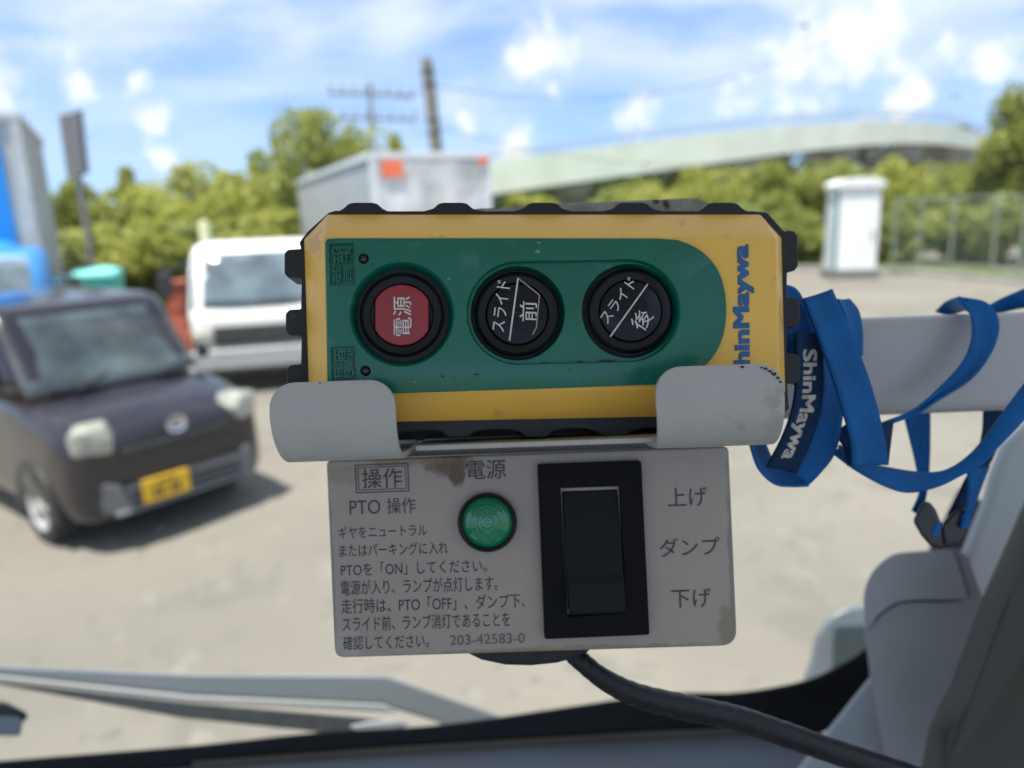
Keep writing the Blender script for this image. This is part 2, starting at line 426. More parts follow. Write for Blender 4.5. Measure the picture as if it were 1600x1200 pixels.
    for (x, y) in ((568, 404), (571, 579.5)):
        g = MB(); c = F.ring(circ(x, y, 7.6, 20), .0005)
        ce = sum(c, Vector()) / 20
        g.loft([c, [ce + (p - ce) * .7 + Vector((0, 0, .0005)) for p in c], [ce + (p - ce) * .3 + Vector((0, 0, .0007)) for p in c]], True, True)
        g.build('indicator_lamp', mat('smoked_lamp', (.035, .022, .022), .15, var=.2), t)
    # three push buttons
    def button(cx, cy, m, clip, lab):
        b = MB(); r0 = 63.5
        R_ = lambda r, w: F.ring(circ(cx, cy, r, 64), w)
        b.loft([R_(r0 + 3, -.0055), R_(r0 + 1.5, -.0008), R_(r0, .0008), R_(r0 - 3.5, .0015), R_(50, .0013), R_(48.5, .0004), R_(47, .0002)], False, True)
        bo = b.build('push_button', BLACKP, t)
        bo['label'] = lab
        cap = []
        for k in range(72):
            a = 2 * math.pi * k / 72; x, y = 47.5 * math.cos(a), 47.5 * math.sin(a)
            if clip: x = max(-41.5, min(41.5, x))
            cap.append((cx + x, cy + y))
        c0 = F.ring(cap, .0003); ce = sum(c0, Vector()) / 72
        c = MB()
        c.loft([[Vector((p.x, p.y, -.0002)) for p in c0], [Vector((p.x, p.y, .0009)) for p in c0], [ce + (p - ce) * .97 + Vector((0, 0, .0009)) for p in c0],
                [ce + (p - ce) * .5 + Vector((0, 0, .00105)) for p in c0]], False, True)
        c.build('cap', m, bo)
        return bo
    WZ = .0016
    b1 = button(628, 492.5, REDCAP, True, 'black ringed button with a red cap')
    g = MB(); write(g, F, '電源', 628.5, 494, 62, 29, 90.5, WZ, .004); g.build('lettering', WHITEINK, b1, smooth=False)
    b2 = button(808, 491, NAVYCAP, False, 'black button whose dividing line stands almost upright')
    g = MB()
    write(g, F, 'スライド', 782.5, 478, 80, 21, 83, WZ, .003); write(g, F, '前', 825.5, 486.5, 31, 27, 88, WZ, .003)
    stroke(g, F, 809.5, 434, 796, 532, 2.6, WZ)
    g.build('lettering', WHITEINK, b2, smooth=False)
    g = MB()
    for (a, b_) in (((810, 435), (843, 461)), ((843, 461), (838, 512)), ((838, 512), (832, 523))): stroke(g, F, *a, *b_, 1.8, WZ)
    g.build('peeled_sticker_edge', OLDINK, b2, smooth=False)
    b3 = button(985, 486, NAVYCAP, False, 'black button whose dividing line slants')
    g = MB()
    write(g, F, 'スライド', 966, 469.5, 80, 19, 54, WZ, .002); write(g, F, '後', 1002.5, 499.5, 31, 29, 57, WZ, .002)
    stroke(g, F, 1012, 444, 953.5, 526, 2.4, WZ)
    g.build('lettering', WHITEINK, b3, smooth=False)
    # maker's name printed up the right end
    g = MB()
    for k, (dx, dy) in enumerate((x, y) for x in (-1, 0, 1) for y in (-2.2, -1.1, 0, 1.1, 2.2)): write(g, F, 'ShinMaywa', 1162 + dx, 487.5 + dy, 208, 31.5, 90.8, .0002 + k * .00001)
    g.build('maker_name', BLUEINK, t, smooth=False)
    return F
FR = build_remote()


# ================================================================== CRADLE AND BAR
def build_cradle():
    F = Frame(825, 650, .300, roll=2.0)
    t = thing('remote_cradle', 'grey painted sheet-metal cradle with two front hooks on a flat arm', 'bracket', F.M)
    WF = .0465
    def hook(xl, xr, yt, yb, rl, name_lab):
        a = F.local(xl, yt, WF); b = F.local(xr, yb, WF)
        L_, R_, T_, B_ = a.x, b.x, a.y, b.y
        r = .0088; rc = .0150                            # corner radius, curl radius
        rows = []
        nU = 28
        def row(y, w, l, r_): rows.append([Vector((l + (r_ - l) * k / nU, y, w)) for k in range(nU + 1)])
        for k in range(9):
            a_ = math.pi / 2 * k / 8
            row(T_ - r * (1 - math.cos(a_)), WF, L_ + r * (1 - math.sin(a_)), R_ - r * (1 - math.sin(a_)))
        yc = B_ + rc
        for k in range(1, 5): row(T_ - r + (yc - (T_ - r)) * k / 4, WF, L_, R_)
        for k in range(1, 10):
            a_ = math.pi / 2 * k / 9
            row(yc - rc * math.sin(a_), WF - rc * (1 - math.cos(a_)), L_ + .002 * k / 9, R_)
        row(B_, WF - rc - .012, L_ + .002, R_); row(B_ + .002, -.012, L_ + .002, R_)
        MB().grid(rows).build('hook', GREYPAINT, t, solid=.0022, bevel=.0004, bseg=2, bang=50)
        return L_, R_, T_, B_
    h1 = hook(421, 621, 599, 718, 0, 0)
    h2 = hook(1022.5, 1227, 574, 695, 0, 0)
    # chipped paint on the right hook's corner
    rr = random.Random(3)
    for (x, y, s) in ((1160, 573.5, 4), (1196, 576.5, 3.5), (1203, 580, 4), (1209, 584, 4.5), (1215, 590, 4), (1219, 597, 3), (1190, 574.5, 2.5), (500, 598.5, 2)):
        pts = [(x + s * (.6 + .7 * rr.random()) * math.cos(a), y + s * .7 * (.5 + .7 * rr.random()) * math.sin(a)) for a in np.linspace(0, 2 * math.pi, 9)[:-1]]
        MB().add(F.ring(pts, WF + .00122), [tuple(range(8))]).build('paint_chip', CHIP, t, smooth=False)
    # shelf under the remote and back plate behind it
    s = MB()
    y0 = F.local(800, 690, .03).y
    a = F.local(628, 0, .02).x; b = F.local(1024, 0, .02).x
    s.box(((a + b) / 2, y0 - .0015, .004), ((b - a) / 2, .001, .022))
    s.box(((a + b) / 2, y0 - .0045, -.016), ((b - a) / 2 + .012, .004, .0012))
    s.build('shelf', GREYPAINT, t, bevel=.0004, bseg=2)
    p = MB()
    o = [(742, 326), (905, 316.5), (1087, 308.5), (1112, 318), (1130, 690), (600, 706), (600, 560), (700, 520)]
    f = F.ring(o, -.018)
    p.loft([[Vector((q.x, q.y, -.0205)) for q in f], f]).build('back_plate', GRIME, t, bevel=.0005)
    pd = MB(); pd.box(((a + b) / 2, y0 + .0040, -.012), ((b - a) / 2 + .012, .0052, .004)); pd.build('gap_shade_slab', WELL, t, bevel=.0006)  # dark slab added to stand in for shade between remote and shelf
    # flat arm running to the door pillar
    arm = MB()
    fa = [(1010, 508), (1600, 486), (1760, 480), (1760, 634), (1600, 641), (1010, 664)]
    q = F.ring(fa, -.062)
    arm.loft([[Vector((v.x, v.y, -.084)) for v in q], q]).build('arm', mat('arm_grey_paint', (.40, .41, .405), .33, var=.06, scale=14, bump=.05, bscale=200, specks=((.24, .20, .15), 24, .66)), t, bevel=.006, bseg=4)
    br = MB()
    br.box(F.local(1040, 585, -.040) , (.014, .012, .022)); br.build('standoff', GREYPAINT, t, bevel=.001)
    return F
FC = build_cradle()


# ================================================================== SWITCH PANEL
def plate_material(F):
    m = mat('sticker_plate', (.325, .28, .24), .42, var=.06, scale=20, bump=.04, bscale=300, specks=((.26, .21, .15), 90, .70))
    nt = m.node_tree; N = nt.nodes; L = nt.links; b = N['Principled BSDF']
    src = b.inputs['Base Color'].links[0].from_socket
    tc = N.new('ShaderNodeTexCoord')
    nz = N.new('ShaderNodeTexNoise'); nz.inputs['Scale'].default_value = 130; nz.inputs['Detail'].default_value = 6; nz.inputs['Roughness'].default_value = .65
    L.new(tc.outputs['Object'], nz.inputs['Vector'])
    for (x, y, rx, ry, c, k) in ((700, 722, 42, 26, (.12, .075, .035), 1), (712, 742, 16, 22, (.10, .06, .03), 1), (640, 716, 90, 14, (.22, .17, .11), .8), (540, 742, 50, 16, (.26, .20, .13), .5), (1132, 980, 14, 40, (.22, .17, .10), .7),
                           (545, 1010, 26, 30, (.36, .34, .31), .8), (880, 1016, 260, 8, (.20, .15, .09), .6), (1143, 860, 7, 160, (.20, .19, .17), .9), (830, 1024, 330, 5, (.20, .19, .17), .9), (517, 880, 6, 160, (.20, .20, .19), .9)):
        c0 = F.local(x, y, 0); sx = abs(F.local(x + rx, y, 0).x - c0.x); sy = abs(F.local(x, y + ry, 0).y - c0.y)
        mp = N.new('ShaderNodeVectorMath'); mp.operation = 'SUBTRACT'; L.new(tc.outputs['Object'], mp.inputs[0]); mp.inputs[1].default_value = (c0.x, c0.y, 0)
        ml = N.new('ShaderNodeVectorMath'); ml.operation = 'MULTIPLY'; L.new(mp.outputs[0], ml.inputs[0]); ml.inputs[1].default_value = (1 / sx, 1 / sy, 0)
        ln = N.new('ShaderNodeVectorMath'); ln.operation = 'LENGTH'; L.new(ml.outputs[0], ln.inputs[0])
        ad = N.new('ShaderNodeMath'); ad.operation = 'MULTIPLY_ADD'; L.new(nz.outputs[0], ad.inputs[0]); ad.inputs[1].default_value = 1.9; L.new(ln.outputs['Value'], ad.inputs[2])
        mr = N.new('ShaderNodeMapRange'); L.new(ad.outputs[0], mr.inputs[0]); mr.inputs[1].default_value = 1.95; mr.inputs[2].default_value = 1.55; mr.inputs[3].default_value = 0; mr.inputs[4].default_value = k
        mx = N.new('ShaderNodeMix'); mx.data_type = 'RGBA'; L.new(mr.outputs[0], mx.inputs[0]); L.new(src, mx.inputs[6]); mx.inputs[7].default_value = (*c, 1)
        src = mx.outputs[2]
    L.new(src, b.inputs['Base Color'])
    return m


def build_switch_panel():
    F = Frame(830, 865, .300, roll=2.0)
    t = thing('switch_panel', 'pale grey switch panel printed with Japanese instructions, with green lamp and black rocker switch', 'switch panel', F.M)
    o = rpoly([(509.5, 720), (1139, 697.5), (1152.5, 1009), (523, 1028.5)], [8, 10, 26, 16], 6)
    f = F.ring(o, 0)
    PM = plate_material(F)
    MB().loft([[Vector((q.x, q.y, -.0034)) for q in f], f]).build('plate', PM, t, bevel=.0009, bseg=3, bang=50)
    bx = rpoly([(560, 740), (1095, 722), (1104, 990), (572, 1008)], 20, 5)
    q = F.ring(bx, -.0036)
    MB().loft([[Vector((v.x, v.y, -.028)) for v in q], q]).build('rear_box', BLACKP, t, bevel=.002)
    # round black boot that shows below the plate
    q = F.ring([(722, 1005), (905, 1000), (925, 1018), (900, 1030), (870, 1038), (830, 1042), (790, 1041), (752, 1033), (724, 1020)], -.006)
    MB().loft([[Vector((v.x, v.y, -.026)) for v in q], q]).build('cable_boot', RUBBER, t, bevel=.002)
    Z = .0002
    g = MB()
    write(g, F, '操作', 597, 747, 63, 31, 2, Z, .004)
    write(g, F, '電源', 759.5, 733.5, 62, 30, 2, Z, .004)
    write(g, F, 'PTO', 570, 792.5, 48, 22, 2, Z); write(g, F, '操作', 627, 790, 45, 25, 2, Z)
    for (s, x, y, W, H) in (('ギヤをニュートラル', 598, 830, 138, 19), ('またはパーキングに入れ', 615, 858, 170, 20), ('PTOを「ON」してください。', 646.5, 887, 228, 21),
                            ('電源が入り、ランプが点灯します。', 655, 915, 245, 23), ('走行時は、PTO「OFF」、ダンプ下、', 676.5, 943, 287, 23),
                            ('スライド前、ランプ消灯であることを', 666, 971.5, 262, 23), ('確認してください。', 603, 1003, 134, 22)):
        write(g, F, s, x, y, W, H, 1.9, Z)
    write(g, F, '上げ', 1074, 776.5, 62, 30, 2, Z, .002); write(g, F, 'ダンプ', 1077.5, 854.5, 94, 29, 2, Z, .002); write(g, F, '下げ', 1080, 934.5, 62, 30, 2, Z, .002)
    for d, wd in ((0, 1.6), (4, 1.2)):
        c = [(555 + d, 727 + d), (637 - d, 724 + d), (639 - d, 767 - d), (557 + d, 770 - d)]
        for i in range(4): stroke(g, F, *c[i], *c[(i + 1) % 4], wd, Z)
    g.build('lettering', DARKINK, t, smooth=False)
    g = MB(); write(g, F, '203-42583-0', 761.5, 998.5, 117, 15.5, 1.8, Z); g.build('part_number', mat('faded_ink', (.11, .10, .095), .6, var=.3, scale=120), t, smooth=False)
    # indicator lamp
    R_ = lambda r, w, n=48: F.ring(circ(761.5, 816.5, r, n), w)
    lamp = MB().loft([R_(46.5, 0), R_(46, .003), R_(43.5, .0042), R_(40, .0036), R_(39, .001)], False, False).build('lamp_bezel', BLACKP, t)
    lens = bpy.data.materials.new('green_lens'); lens.use_nodes = True
    b = lens.node_tree.nodes['Principled BSDF']; b.inputs['Base Color'].default_value = (.003, .19, .085, 1); b.inputs['Roughness'].default_value = .12
    b.inputs['Coat Weight'].default_value = .6
    rings = []
    for k in range(26):
        r = 39.5 * (1 - k / 26); rings.append(R_(max(r, .6), .0025 + .0042 * (1 - (r / 40) ** 2) + (.00009 if k % 4 < 2 else 0)))
    MB().loft(rings, False, True).build('lens', lens, lamp)
    # rocker switch
    bz = [(840, 726.5), (1002, 720.5), (1015, 992), (851, 999)]
    fo = F.ring(rpoly(bz, 4, 3), .0036); fb = [Vector((v.x, v.y, 0)) for v in fo]
    hole = F.ring([(876, 763), (968.5, 760), (978.5, 958), (887, 964.5)], .0036)
    hb = [Vector((v.x, v.y, -.004)) for v in hole]
    g = MB(); holed(g, fo, [hole]); g.loft([fb, fo], False, False); g.loft([hole, hb], False, True)
    bezel = g.build('switch_bezel', mat('switch_black', (.006, .0065, .008), .6, var=.15, spec=.1), t, bevel=.0004, bang=60)
    x0, x1 = hole[0].x + .0006, hole[1].x - .0006; y1, y0 = hole[0].y - .0008, hole[2].y + .0010
    prof = [(y1, -.003), (y1 - .001, .0004), (y1 - .0125, .0022), (y0 + .0150, .0060), (y0 + .0122, .0072), (y0 + .0012, .0085), (y0, .0070), (y0, -.003)]
    l = [Vector((x0 + (hole[3].x - hole[0].x) * (y1 - y) / (y1 - y0), y, z)) for y, z in prof]; r = [Vector((x1 + (hole[2].x - hole[1].x) * (y1 - y) / (y1 - y0), y, z)) for y, z in prof]
    MB().loft([l, r]).build('rocker', mat('rocker_black', (.006, .0065, .007), .45, var=.15, spec=.18), bezel, bevel=.0005, bang=12)
    return F
FP = build_switch_panel()


# ================================================================== LANYARD
def cam_root(px, py, d):
    return Matrix.Translation(P(px, py, d))


def build_lanyard():
    M = cam_root(1300, 650, .32); I = M.inverted()
    t = thing('lanyard', 'blue woven lanyard strap with white lettering looped around the grey arm', 'lanyard', M)
    Zo = lambda x, y: (1150 + x / 2.5, 420 + y / 2.5)
    def ribbon(name, A, B, dA, dB, m=BLUEWEB, n=44, bow=.0012, th=.0013):
        """A and B: the two edges in zoom pixels; dA, dB: camera depths along them."""
        def ed(E, D):
            D = D if isinstance(D, (list, tuple)) else [D] * len(E)
            return spline([P(*Zo(*e), d) for e, d in zip(E, D)], n)
        a, b = ed(A, dA), ed(B, dB)
        rows = []
        for i in range(n):
            u = b[i] - a[i]; v = a[min(i + 1, n - 1)] - a[max(i - 1, 0)]
            nn = u.cross(v); nn = nn.normalized() if nn.length > 1e-9 else Vector((0, -1, 0))
            rows.append([I @ (a[i] + u * k / 6 + nn * bow * math.sin(math.pi * k / 6)) for k in range(7)])
        o = MB().grid(rows).build(name, m, t, solid=th)
        def S(s, q, off=0):
            x = max(0, min(n - 1.001, s * (n - 1))); i = int(x); fx = x - i; y = max(0, min(5.999, q * 6)); j = int(y); fy = y - j
            p = (rows[i][j] * (1 - fx) + rows[i + 1][j] * fx) * (1 - fy) + (rows[i][j + 1] * (1 - fx) + rows[i + 1][j + 1] * fx) * fy
            cz = I @ Vector((0, 0, CAM_H)); return p + (cz - p).normalized() * off
        return o, S
    # strap coming round behind the remote's end
    ribbon('strap', [(120, 60), (185, 150), (190, 300), (150, 420)], [(180, 60), (250, 100), (325, 300), (360, 520)], [.318, .312, .312, .318], [.322, .318, .316, .322])
    # printed length
    pr, S = ribbon('printed_strap', [(232, 250), (236, 400), (222, 540), (180, 660), (120, 775)], [(340, 250), (338, 400), (330, 540), (290, 680), (235, 800)], [.306, .305, .305, .308, .313], [.312, .309, .309, .312, .316], NAVYWEB)
    v, f = glyphs('ShinMaywa')
    g = MB()
    for k, (dx, dy) in enumerate((x, y) for x in (-.005, 0, .005) for y in (-.016, 0, .016)): g.add([S(.11 + (x + .5) * .80 + dx, .50 + y * .62 + dy, .0011 + k * .00001) for x, y in v], f)
    g.build('maker_name', mat('white_strap_print', (.50, .48, .43), .7, var=.3, scale=300, specks=((.08, .10, .16), 500, .62)), pr, smooth=False)
    # wide outer loop with its turned-up bottom
    ribbon('strap', [(300, 250), (335, 400), (325, 540), (285, 680), (225, 770), (195, 790)], [(380, 330), (420, 470), (412, 600), (385, 720), (330, 795), (282, 845)], [.322, .318, .316, .316, .318, .320], [.326, .322, .320, .320, .322, .324])
    ribbon('strap', [(55, 680), (82, 765), (120, 815), (165, 843), (225, 848), (285, 846)], [(112, 680), (135, 735), (165, 765), (200, 778), (230, 772), (262, 752)], [.312, .313, .315, .317, .320, .322], [.334, .336, .338, .338, .338, .336])
    # broad front strap, doubled back at its foot
    ribbon('strap', [(262, 116), (330, 290), (395, 480), (446, 660), (456, 772)], [(374, 80), (440, 230), (518, 430), (572, 630), (594, 765)], [.308, .304, .302, .303, .306], [.312, .308, .306, .307, .310])
    ribbon('strap', [(456, 771), (500, 700), (545, 620)], [(592, 765), (600, 690), (612, 590)], [.310, .318, .326], [.314, .322, .330], NAVYWEB)
    ribbon('strap', [(395, 118), (420, 180), (440, 260), (450, 360)], [(440, 118), (476, 165), (492, 240), (494, 340)], [.322, .322, .322, .322], [.330, .330, .328, .326])
    ribbon('strap', [(378, 640), (420, 690), (440, 770)], [(440, 600), (470, 680), (470, 760)], [.326, .324, .322], [.326, .324, .322], NAVYWEB)
    # long sagging strap
    ribbon('strap', [(400, 690), (470, 745), (560, 772), (700, 796), (800, 795), (880, 760), (960, 680), (1040, 570), (1125, 455), (1200, 370)],
           [(380, 722), (470, 788), (590, 852), (680, 874), (790, 850), (880, 806), (965, 762), (1030, 692), (1125, 590), (1210, 500)],
           [.334, .334, .336, .338, .338, .336, .333, .330, .330, .330], [.326, .326, .326, .327, .328, .328, .326, .324, .324, .324], bow=.002)
    # strap thrown over the arm
    ribbon('strap', [(900, 128), (921, 190), (922, 280), (884, 370), (800, 462), (700, 548), (575, 602), (520, 625)],
           [(865, 111), (975, 132), (1026, 200), (1012, 300), (930, 420), (800, 505), (690, 570), (575, 606)][:8],
           [.356, .350, .346, .344, .342, .340, .338, .337], [.362, .356, .350, .346, .343, .341, .339, .338], bow=.002)
    ribbon('strap', [(780, 166), (820, 128), (870, 110), (905, 118)], [(860, 172), (880, 165), (898, 160), (915, 170)], [.400, .392, .372, .358], [.400, .394, .376, .360])
    ribbon('strap', [(960, 160), (1040, 115), (1125, 78), (1250, 30)], [(1000, 175), (1050, 165), (1125, 150), (1250, 130)], [.395, .395, .39, .39], [.400, .400, .395, .395])
    # straps hanging below the arm
    ribbon('strap', [(655, 560), (675, 640), (700, 740), (715, 820), (718, 880), (690, 945)], [(757, 560), (757, 640), (755, 740), (750, 820), (742, 880), (722, 965)], .385, .390)
    ribbon('strap', [(970, 545), (965, 640), (940, 740), (890, 840), (830, 960)], [(1040, 545), (1030, 640), (1000, 740), (930, 860), (862, 975)], .378, .384, NAVYWEB)
    ribbon('strap', [(905, 790), (910, 860), (900, 950), (880, 1010)], [(990, 770), (960, 850), (925, 950), (905, 1020)], .372, .374)
    return t
build_lanyard()


def build_buckle():
    M = cam_root(1465, 815, .375); I = M.inverted()
    Zo = lambda x, y: (1150 + x / 2.5, 420 + y / 2.5)
    t = thing('strap_buckle', 'black plastic clip buckle hanging from the blue straps beside the door pillar', 'buckle', M)
    def slab(name, pts, d, th, m, bev=.0025):
        a = [I @ P(*Zo(*p), d) for p in pts]; b = [I @ P(*Zo(*p), d + th) for p in pts]
        return MB().loft([b, a]).build(name, m, t, bevel=bev, bseg=3)
    B = mat('buckle_black', (.022, .023, .024), .35, var=.2, scale=60)
    slab('clip', [(690, 985), (725, 915), (752, 905), (780, 940), (800, 990), (812, 1090), (765, 1090), (722, 1040)], .372, .010, B)
    slab('clip', [(800, 1000), (850, 945), (880, 930), (912, 955), (905, 1030), (868, 1080), (812, 1092)], .374, .010, B)
    slab('webbing_end', [(782, 985), (806, 990), (790, 1050), (764, 1040)], .3715, .004, BLUEWEB, .0006)
    slab('webbing_end', [(880, 960), (915, 950), (905, 1010), (880, 1015)], .3725, .004, BLUEWEB, .0006)
build_buckle()


# ================================================================== CABLE
def build_cable():
    pts = [(880, 1005, .318), (905, 1030, .316), (945, 1062, .316), (1000, 1088, .320), (1075, 1106, .328), (1150, 1122, .335), (1220, 1145, .338), (1300, 1173, .342), (1400, 1206, .348), (1500, 1240, .355)]
    M = cam_root(1150, 1122, .335); I = M.inverted()
    c = spline([I @ P(*p) for p in pts], 90)
    rr = random.Random(5)
    rad = []
    for i in range(90):
        s = i / 89; base = .0042 + .0013 * min(1, max(0, (s - .18) / .25))
        rad.append(base * (1 + .018 * math.sin(i * 1.9) + .03 * (rr.random() - .5)))
    o = MB().tube(c, rad, 16).build('cable', TAPE)
    o.matrix_world = M
    tag(o, 'black taped cable running from under the switch panel down to the dashboard', 'cable')
build_cable()


# ================================================================== THE CAB AROUND THE CAMERA
def build_cab():
    M = Matrix.Translation((0, .6, 0)); I = M.inverted()
    t = thing('truck_cab', 'truck cab interior with pale grey pillar trim, grey dashboard, windscreen and wiper', 'truck cab', M)
    def slab(name, pts, d, th, m, bev=.01, bseg=4, parent=t, bang=30):
        """Outline at camera depth d (one value or one per point), thickness th away from the viewer."""
        D = d if isinstance(d, (list, tuple)) else [d] * len(pts)
        a = [I @ P(x, y, q) for (x, y), q in zip(pts, D)]
        b = [I @ P(x, y, q + th) for (x, y), q in zip(pts, D)]
        return MB().loft([b, a]).build(name, m, parent, bevel=bev, bseg=bseg, bang=bang)
    # dashboard
    far = [(-420, 1252), (0, 1222), (300, 1196), (640, 1172), (1020, 1150), (1200, 1143), (1420, 1150), (1600, 1160)]
    rows = []
    for k, (d, dy) in enumerate(((.76, 60), (.76, -2), (.745, 0), (.70, 40), (.60, 190), (.50, 420), (.46, 540), (.46, 800))):
        rows.append([I @ P(800 + (x - 800) * (1 + .0 * k), y + dy, d) for x, y in far])
    MB().grid(rows).build('dashboard', DASH, t, solid=.012, soff=-1, sub=2)
    slab('dash_edge', [(300, 1190), (640, 1166), (1020, 1143), (1200, 1136), (1290, 1146), (1200, 1160), (1020, 1166), (640, 1188), (300, 1212)], .742, .012, mat('brown_edge', (.085, .070, .050), .6, var=.2), .002)
    # black seal along the foot of the windscreen and up its corner
    top = spline([Vector((*p, 0)) for p in [(-420, 1225), (0, 1189), (300, 1165), (500, 1144), (700, 1131), (1020, 1086), (1150, 1082), (1250, 1065), (1300, 1045), (1355, 1010), (1400, 950), (1450, 860), (1500, 760)]], 60)
    bot = spline([Vector((*p, 0)) for p in [(-420, 1265), (0, 1232), (300, 1202), (500, 1188), (700, 1172), (1020, 1151), (1150, 1146), (1230, 1146), (1292, 1142), (1380, 1075), (1450, 990), (1510, 900), (1560, 800)]], 60)
    rows = [[], [], [], []]
    for a, b in zip(top, bot):
        rows[0].append(I @ P(a.x, a.y, .772)); rows[1].append(I @ P(a.x, a.y, .752)); rows[2].append(I @ P(b.x, b.y, .748)); rows[3].append(I @ P(b.x, b.y, .772))
    MB().loft([[r[i] for r in rows] for i in range(60)]).build('windscreen_seal', SEAL, t, bevel=.004)
    # pale door pillar
    slab('pillar', [(1640, 520), (1640, 600), (1600, 660), (1562, 696), (1546, 736), (1534, 782), (1504, 858), (1440, 1010), (1400, 1160), (1700, 1160), (1760, 800), (1760, 520)], .60, .10, PALETRIM, .012)
    slab('pillar_foot', [(1366, 1050), (1378, 1060), (1440, 1000), (1460, 1300), (1300, 1300), (1240, 1210), (1292, 1142)], .585, .05, MIDTRIM, .008)
    # handle housing: body and the lid with its seam
    body = rpoly([(1352, 990), (1349, 930), (1362, 895), (1395, 866), (1440, 861), (1498, 859), (1514, 872), (1545, 960), (1580, 1060), (1580, 1260), (1392, 1260), (1374, 1130), (1360, 1060)], 14, 3)
    slab('handle_housing', body, .515, .09, MIDTRIM, .026, 6)
    lid = spline([Vector((*p, 0)) for p in [(1488, 861), (1494, 872), (1512, 930), (1508, 936), (1480, 937), (1420, 938), (1395, 945), (1372, 962), (1356, 984), (1351, 960), (1350, 928), (1363, 894), (1395, 867), (1440, 861)]], 70)[:-1]
    slab('housing_lid', [(p.x, p.y) for p in lid], .5095, .03, MIDTRIM, .0035, 3)
    seam = spline([I @ P(x, y, .5128) for x, y in ((1489, 862), (1495, 874), (1511, 926), (1509, 934), (1480, 938), (1420, 939), (1395, 946), (1372, 963), (1356, 984))], 50)
    MB().tube(seam, .0009, 8).build('lid_seam', SEAL, t)
    # dark near trim with its rolled lip
    e = [(1760, 520), (1660, 660), (1600, 785), (1556, 886), (1530, 945), (1502, 1025), (1484, 1072), (1466, 1104), (1450, 1140), (1440, 1200), (1432, 1330), (1950, 1330), (1950, 520)]
    slab('near_trim', e, [.47, .455, .445, .44, .44, .44, .44, .44, .44, .44, .44, .36, .36], .05, DARKTRIM, .012, 5)
    # screen
    gp = [U(-500, 1260, .665), U(1720, 1260, .665)]
    glass = bpy.data.materials.new('windscreen_glass'); glass.use_nodes = True
    nt = glass.node_tree; N = nt.nodes; L = nt.links; N.remove(N['Principled BSDF'])
    tr = N.new('ShaderNodeBsdfTransparent'); tr.inputs[0].default_value = (.955, .975, .965, 1)
    gl = N.new('ShaderNodeBsdfGlossy'); gl.inputs['Roughness'].default_value = .02
    df = N.new('ShaderNodeBsdfDiffuse'); df.inputs[0].default_value = (.7, .68, .62, 1)
    fz = N.new('ShaderNodeLayerWeight'); pw = N.new('ShaderNodeMath'); pw.operation = 'POWER'; L.new(fz.outputs['Facing'], pw.inputs[0]); pw.inputs[1].default_value = 5
    fm = N.new('ShaderNodeMath'); fm.operation = 'MULTIPLY_ADD'; L.new(pw.outputs[0], fm.inputs[0]); fm.inputs[1].default_value = .6; fm.inputs[2].default_value = .022
    m1 = N.new('ShaderNodeMixShader'); L.new(fm.outputs[0], m1.inputs[0]); L.new(tr.outputs[0], m1.inputs[1]); L.new(gl.outputs[0], m1.inputs[2])
    tc = N.new('ShaderNodeTexCoord'); n1 = N.new('ShaderNodeTexNoise'); n1.inputs['Scale'].default_value = 70; n1.inputs['Detail'].default_value = 6; L.new(tc.outputs['Object'], n1.inputs[0])
    n2 = N.new('ShaderNodeTexNoise'); n2.inputs['Scale'].default_value = 5; L.new(tc.outputs['Object'], n2.inputs[0])
    a = N.new('ShaderNodeMapRange'); L.new(n1.outputs[0], a.inputs[0]); a.inputs[1].default_value = .66; a.inputs[2].default_value = .76; a.inputs[4].default_value = .14
    b = N.new('ShaderNodeMapRange'); L.new(n2.outputs[0], b.inputs[0]); b.inputs[1].default_value = .45; b.inputs[2].default_value = .8; b.inputs[3].default_value = .006; b.inputs[4].default_value = .016
    ad = N.new('ShaderNodeMath'); ad.operation = 'ADD'; L.new(a.outputs[0], ad.inputs[0]); L.new(b.outputs[0], ad.inputs[1])
    m2 = N.new('ShaderNodeMixShader'); L.new(ad.outputs[0], m2.inputs[0]); L.new(m1.outputs[0], m2.inputs[1]); L.new(df.outputs[0], m2.inputs[2])
    L.new(m2.outputs[0], N['Material Output'].inputs[0])
    zb, zt = 1.50, 2.62
    g = MB(); rows = []
    for k in range(7):
        z = zb + (zt - zb) * k / 6; y = .745 - .30 * k / 6
        rows.append([I @ Vector((x, y - .05 * (x / .9) ** 2, z)) for x in np.linspace(-1.35, .62, 13)])
    g.grid(rows).build('windscreen', glass, t)
    # unseen cab roof, added to keep sun off; its pale underside bounces light
    MB().box(I @ Vector((-.35, -.29, 2.66)), (1.02, .76, .03)).build('roof', mat('pale_bounce_lining', (.74, .73, .70), .8, var=.05), t, bevel=.02)
    INN = mat('cab_inner_trim', (.42, .42, .41), .8, var=.1)
    MB().box(I @ Vector((-.35, -.98, 1.30)), (1.0, .03, .35)).box(I @ Vector((-.35, -.98, 2.56)), (1.0, .03, .07)).build('unseen_rear_wall', INN, t, bevel=.01)  # unseen wall, added to dim the cab, left open above for rear light
    MB().box(I @ Vector((-.35, -.20, 1.02)), (1.0, .75, .03)).build('unseen_cab_floor', INN, t, bevel=.01)  # unseen floor, added to close the cab against outside light
    for x in (-1.38, .68):
        MB().box(I @ Vector((x, -.25, 1.30)), (.03, .72, .32)).box(I @ Vector((x, -.90, 2.2)), (.03, .08, .42)).build('door', INN, t, bevel=.01)  # unseen doors, added and kept low so side light enters
    # wiper outside the screen: painted arm, bright edge, rubber blade
    dw = .845
    wp = slab('wiper_arm', [(-60, 1038), (0, 1040), (300, 1053), (585, 1055), (605, 1056), (650, 1072), (780, 1118), (860, 1160), (700, 1160), (690, 1130), (612, 1106), (600, 1100), (300, 1086), (0, 1054), (-60, 1050)], dw, .012, WIPERPAINT, .003)
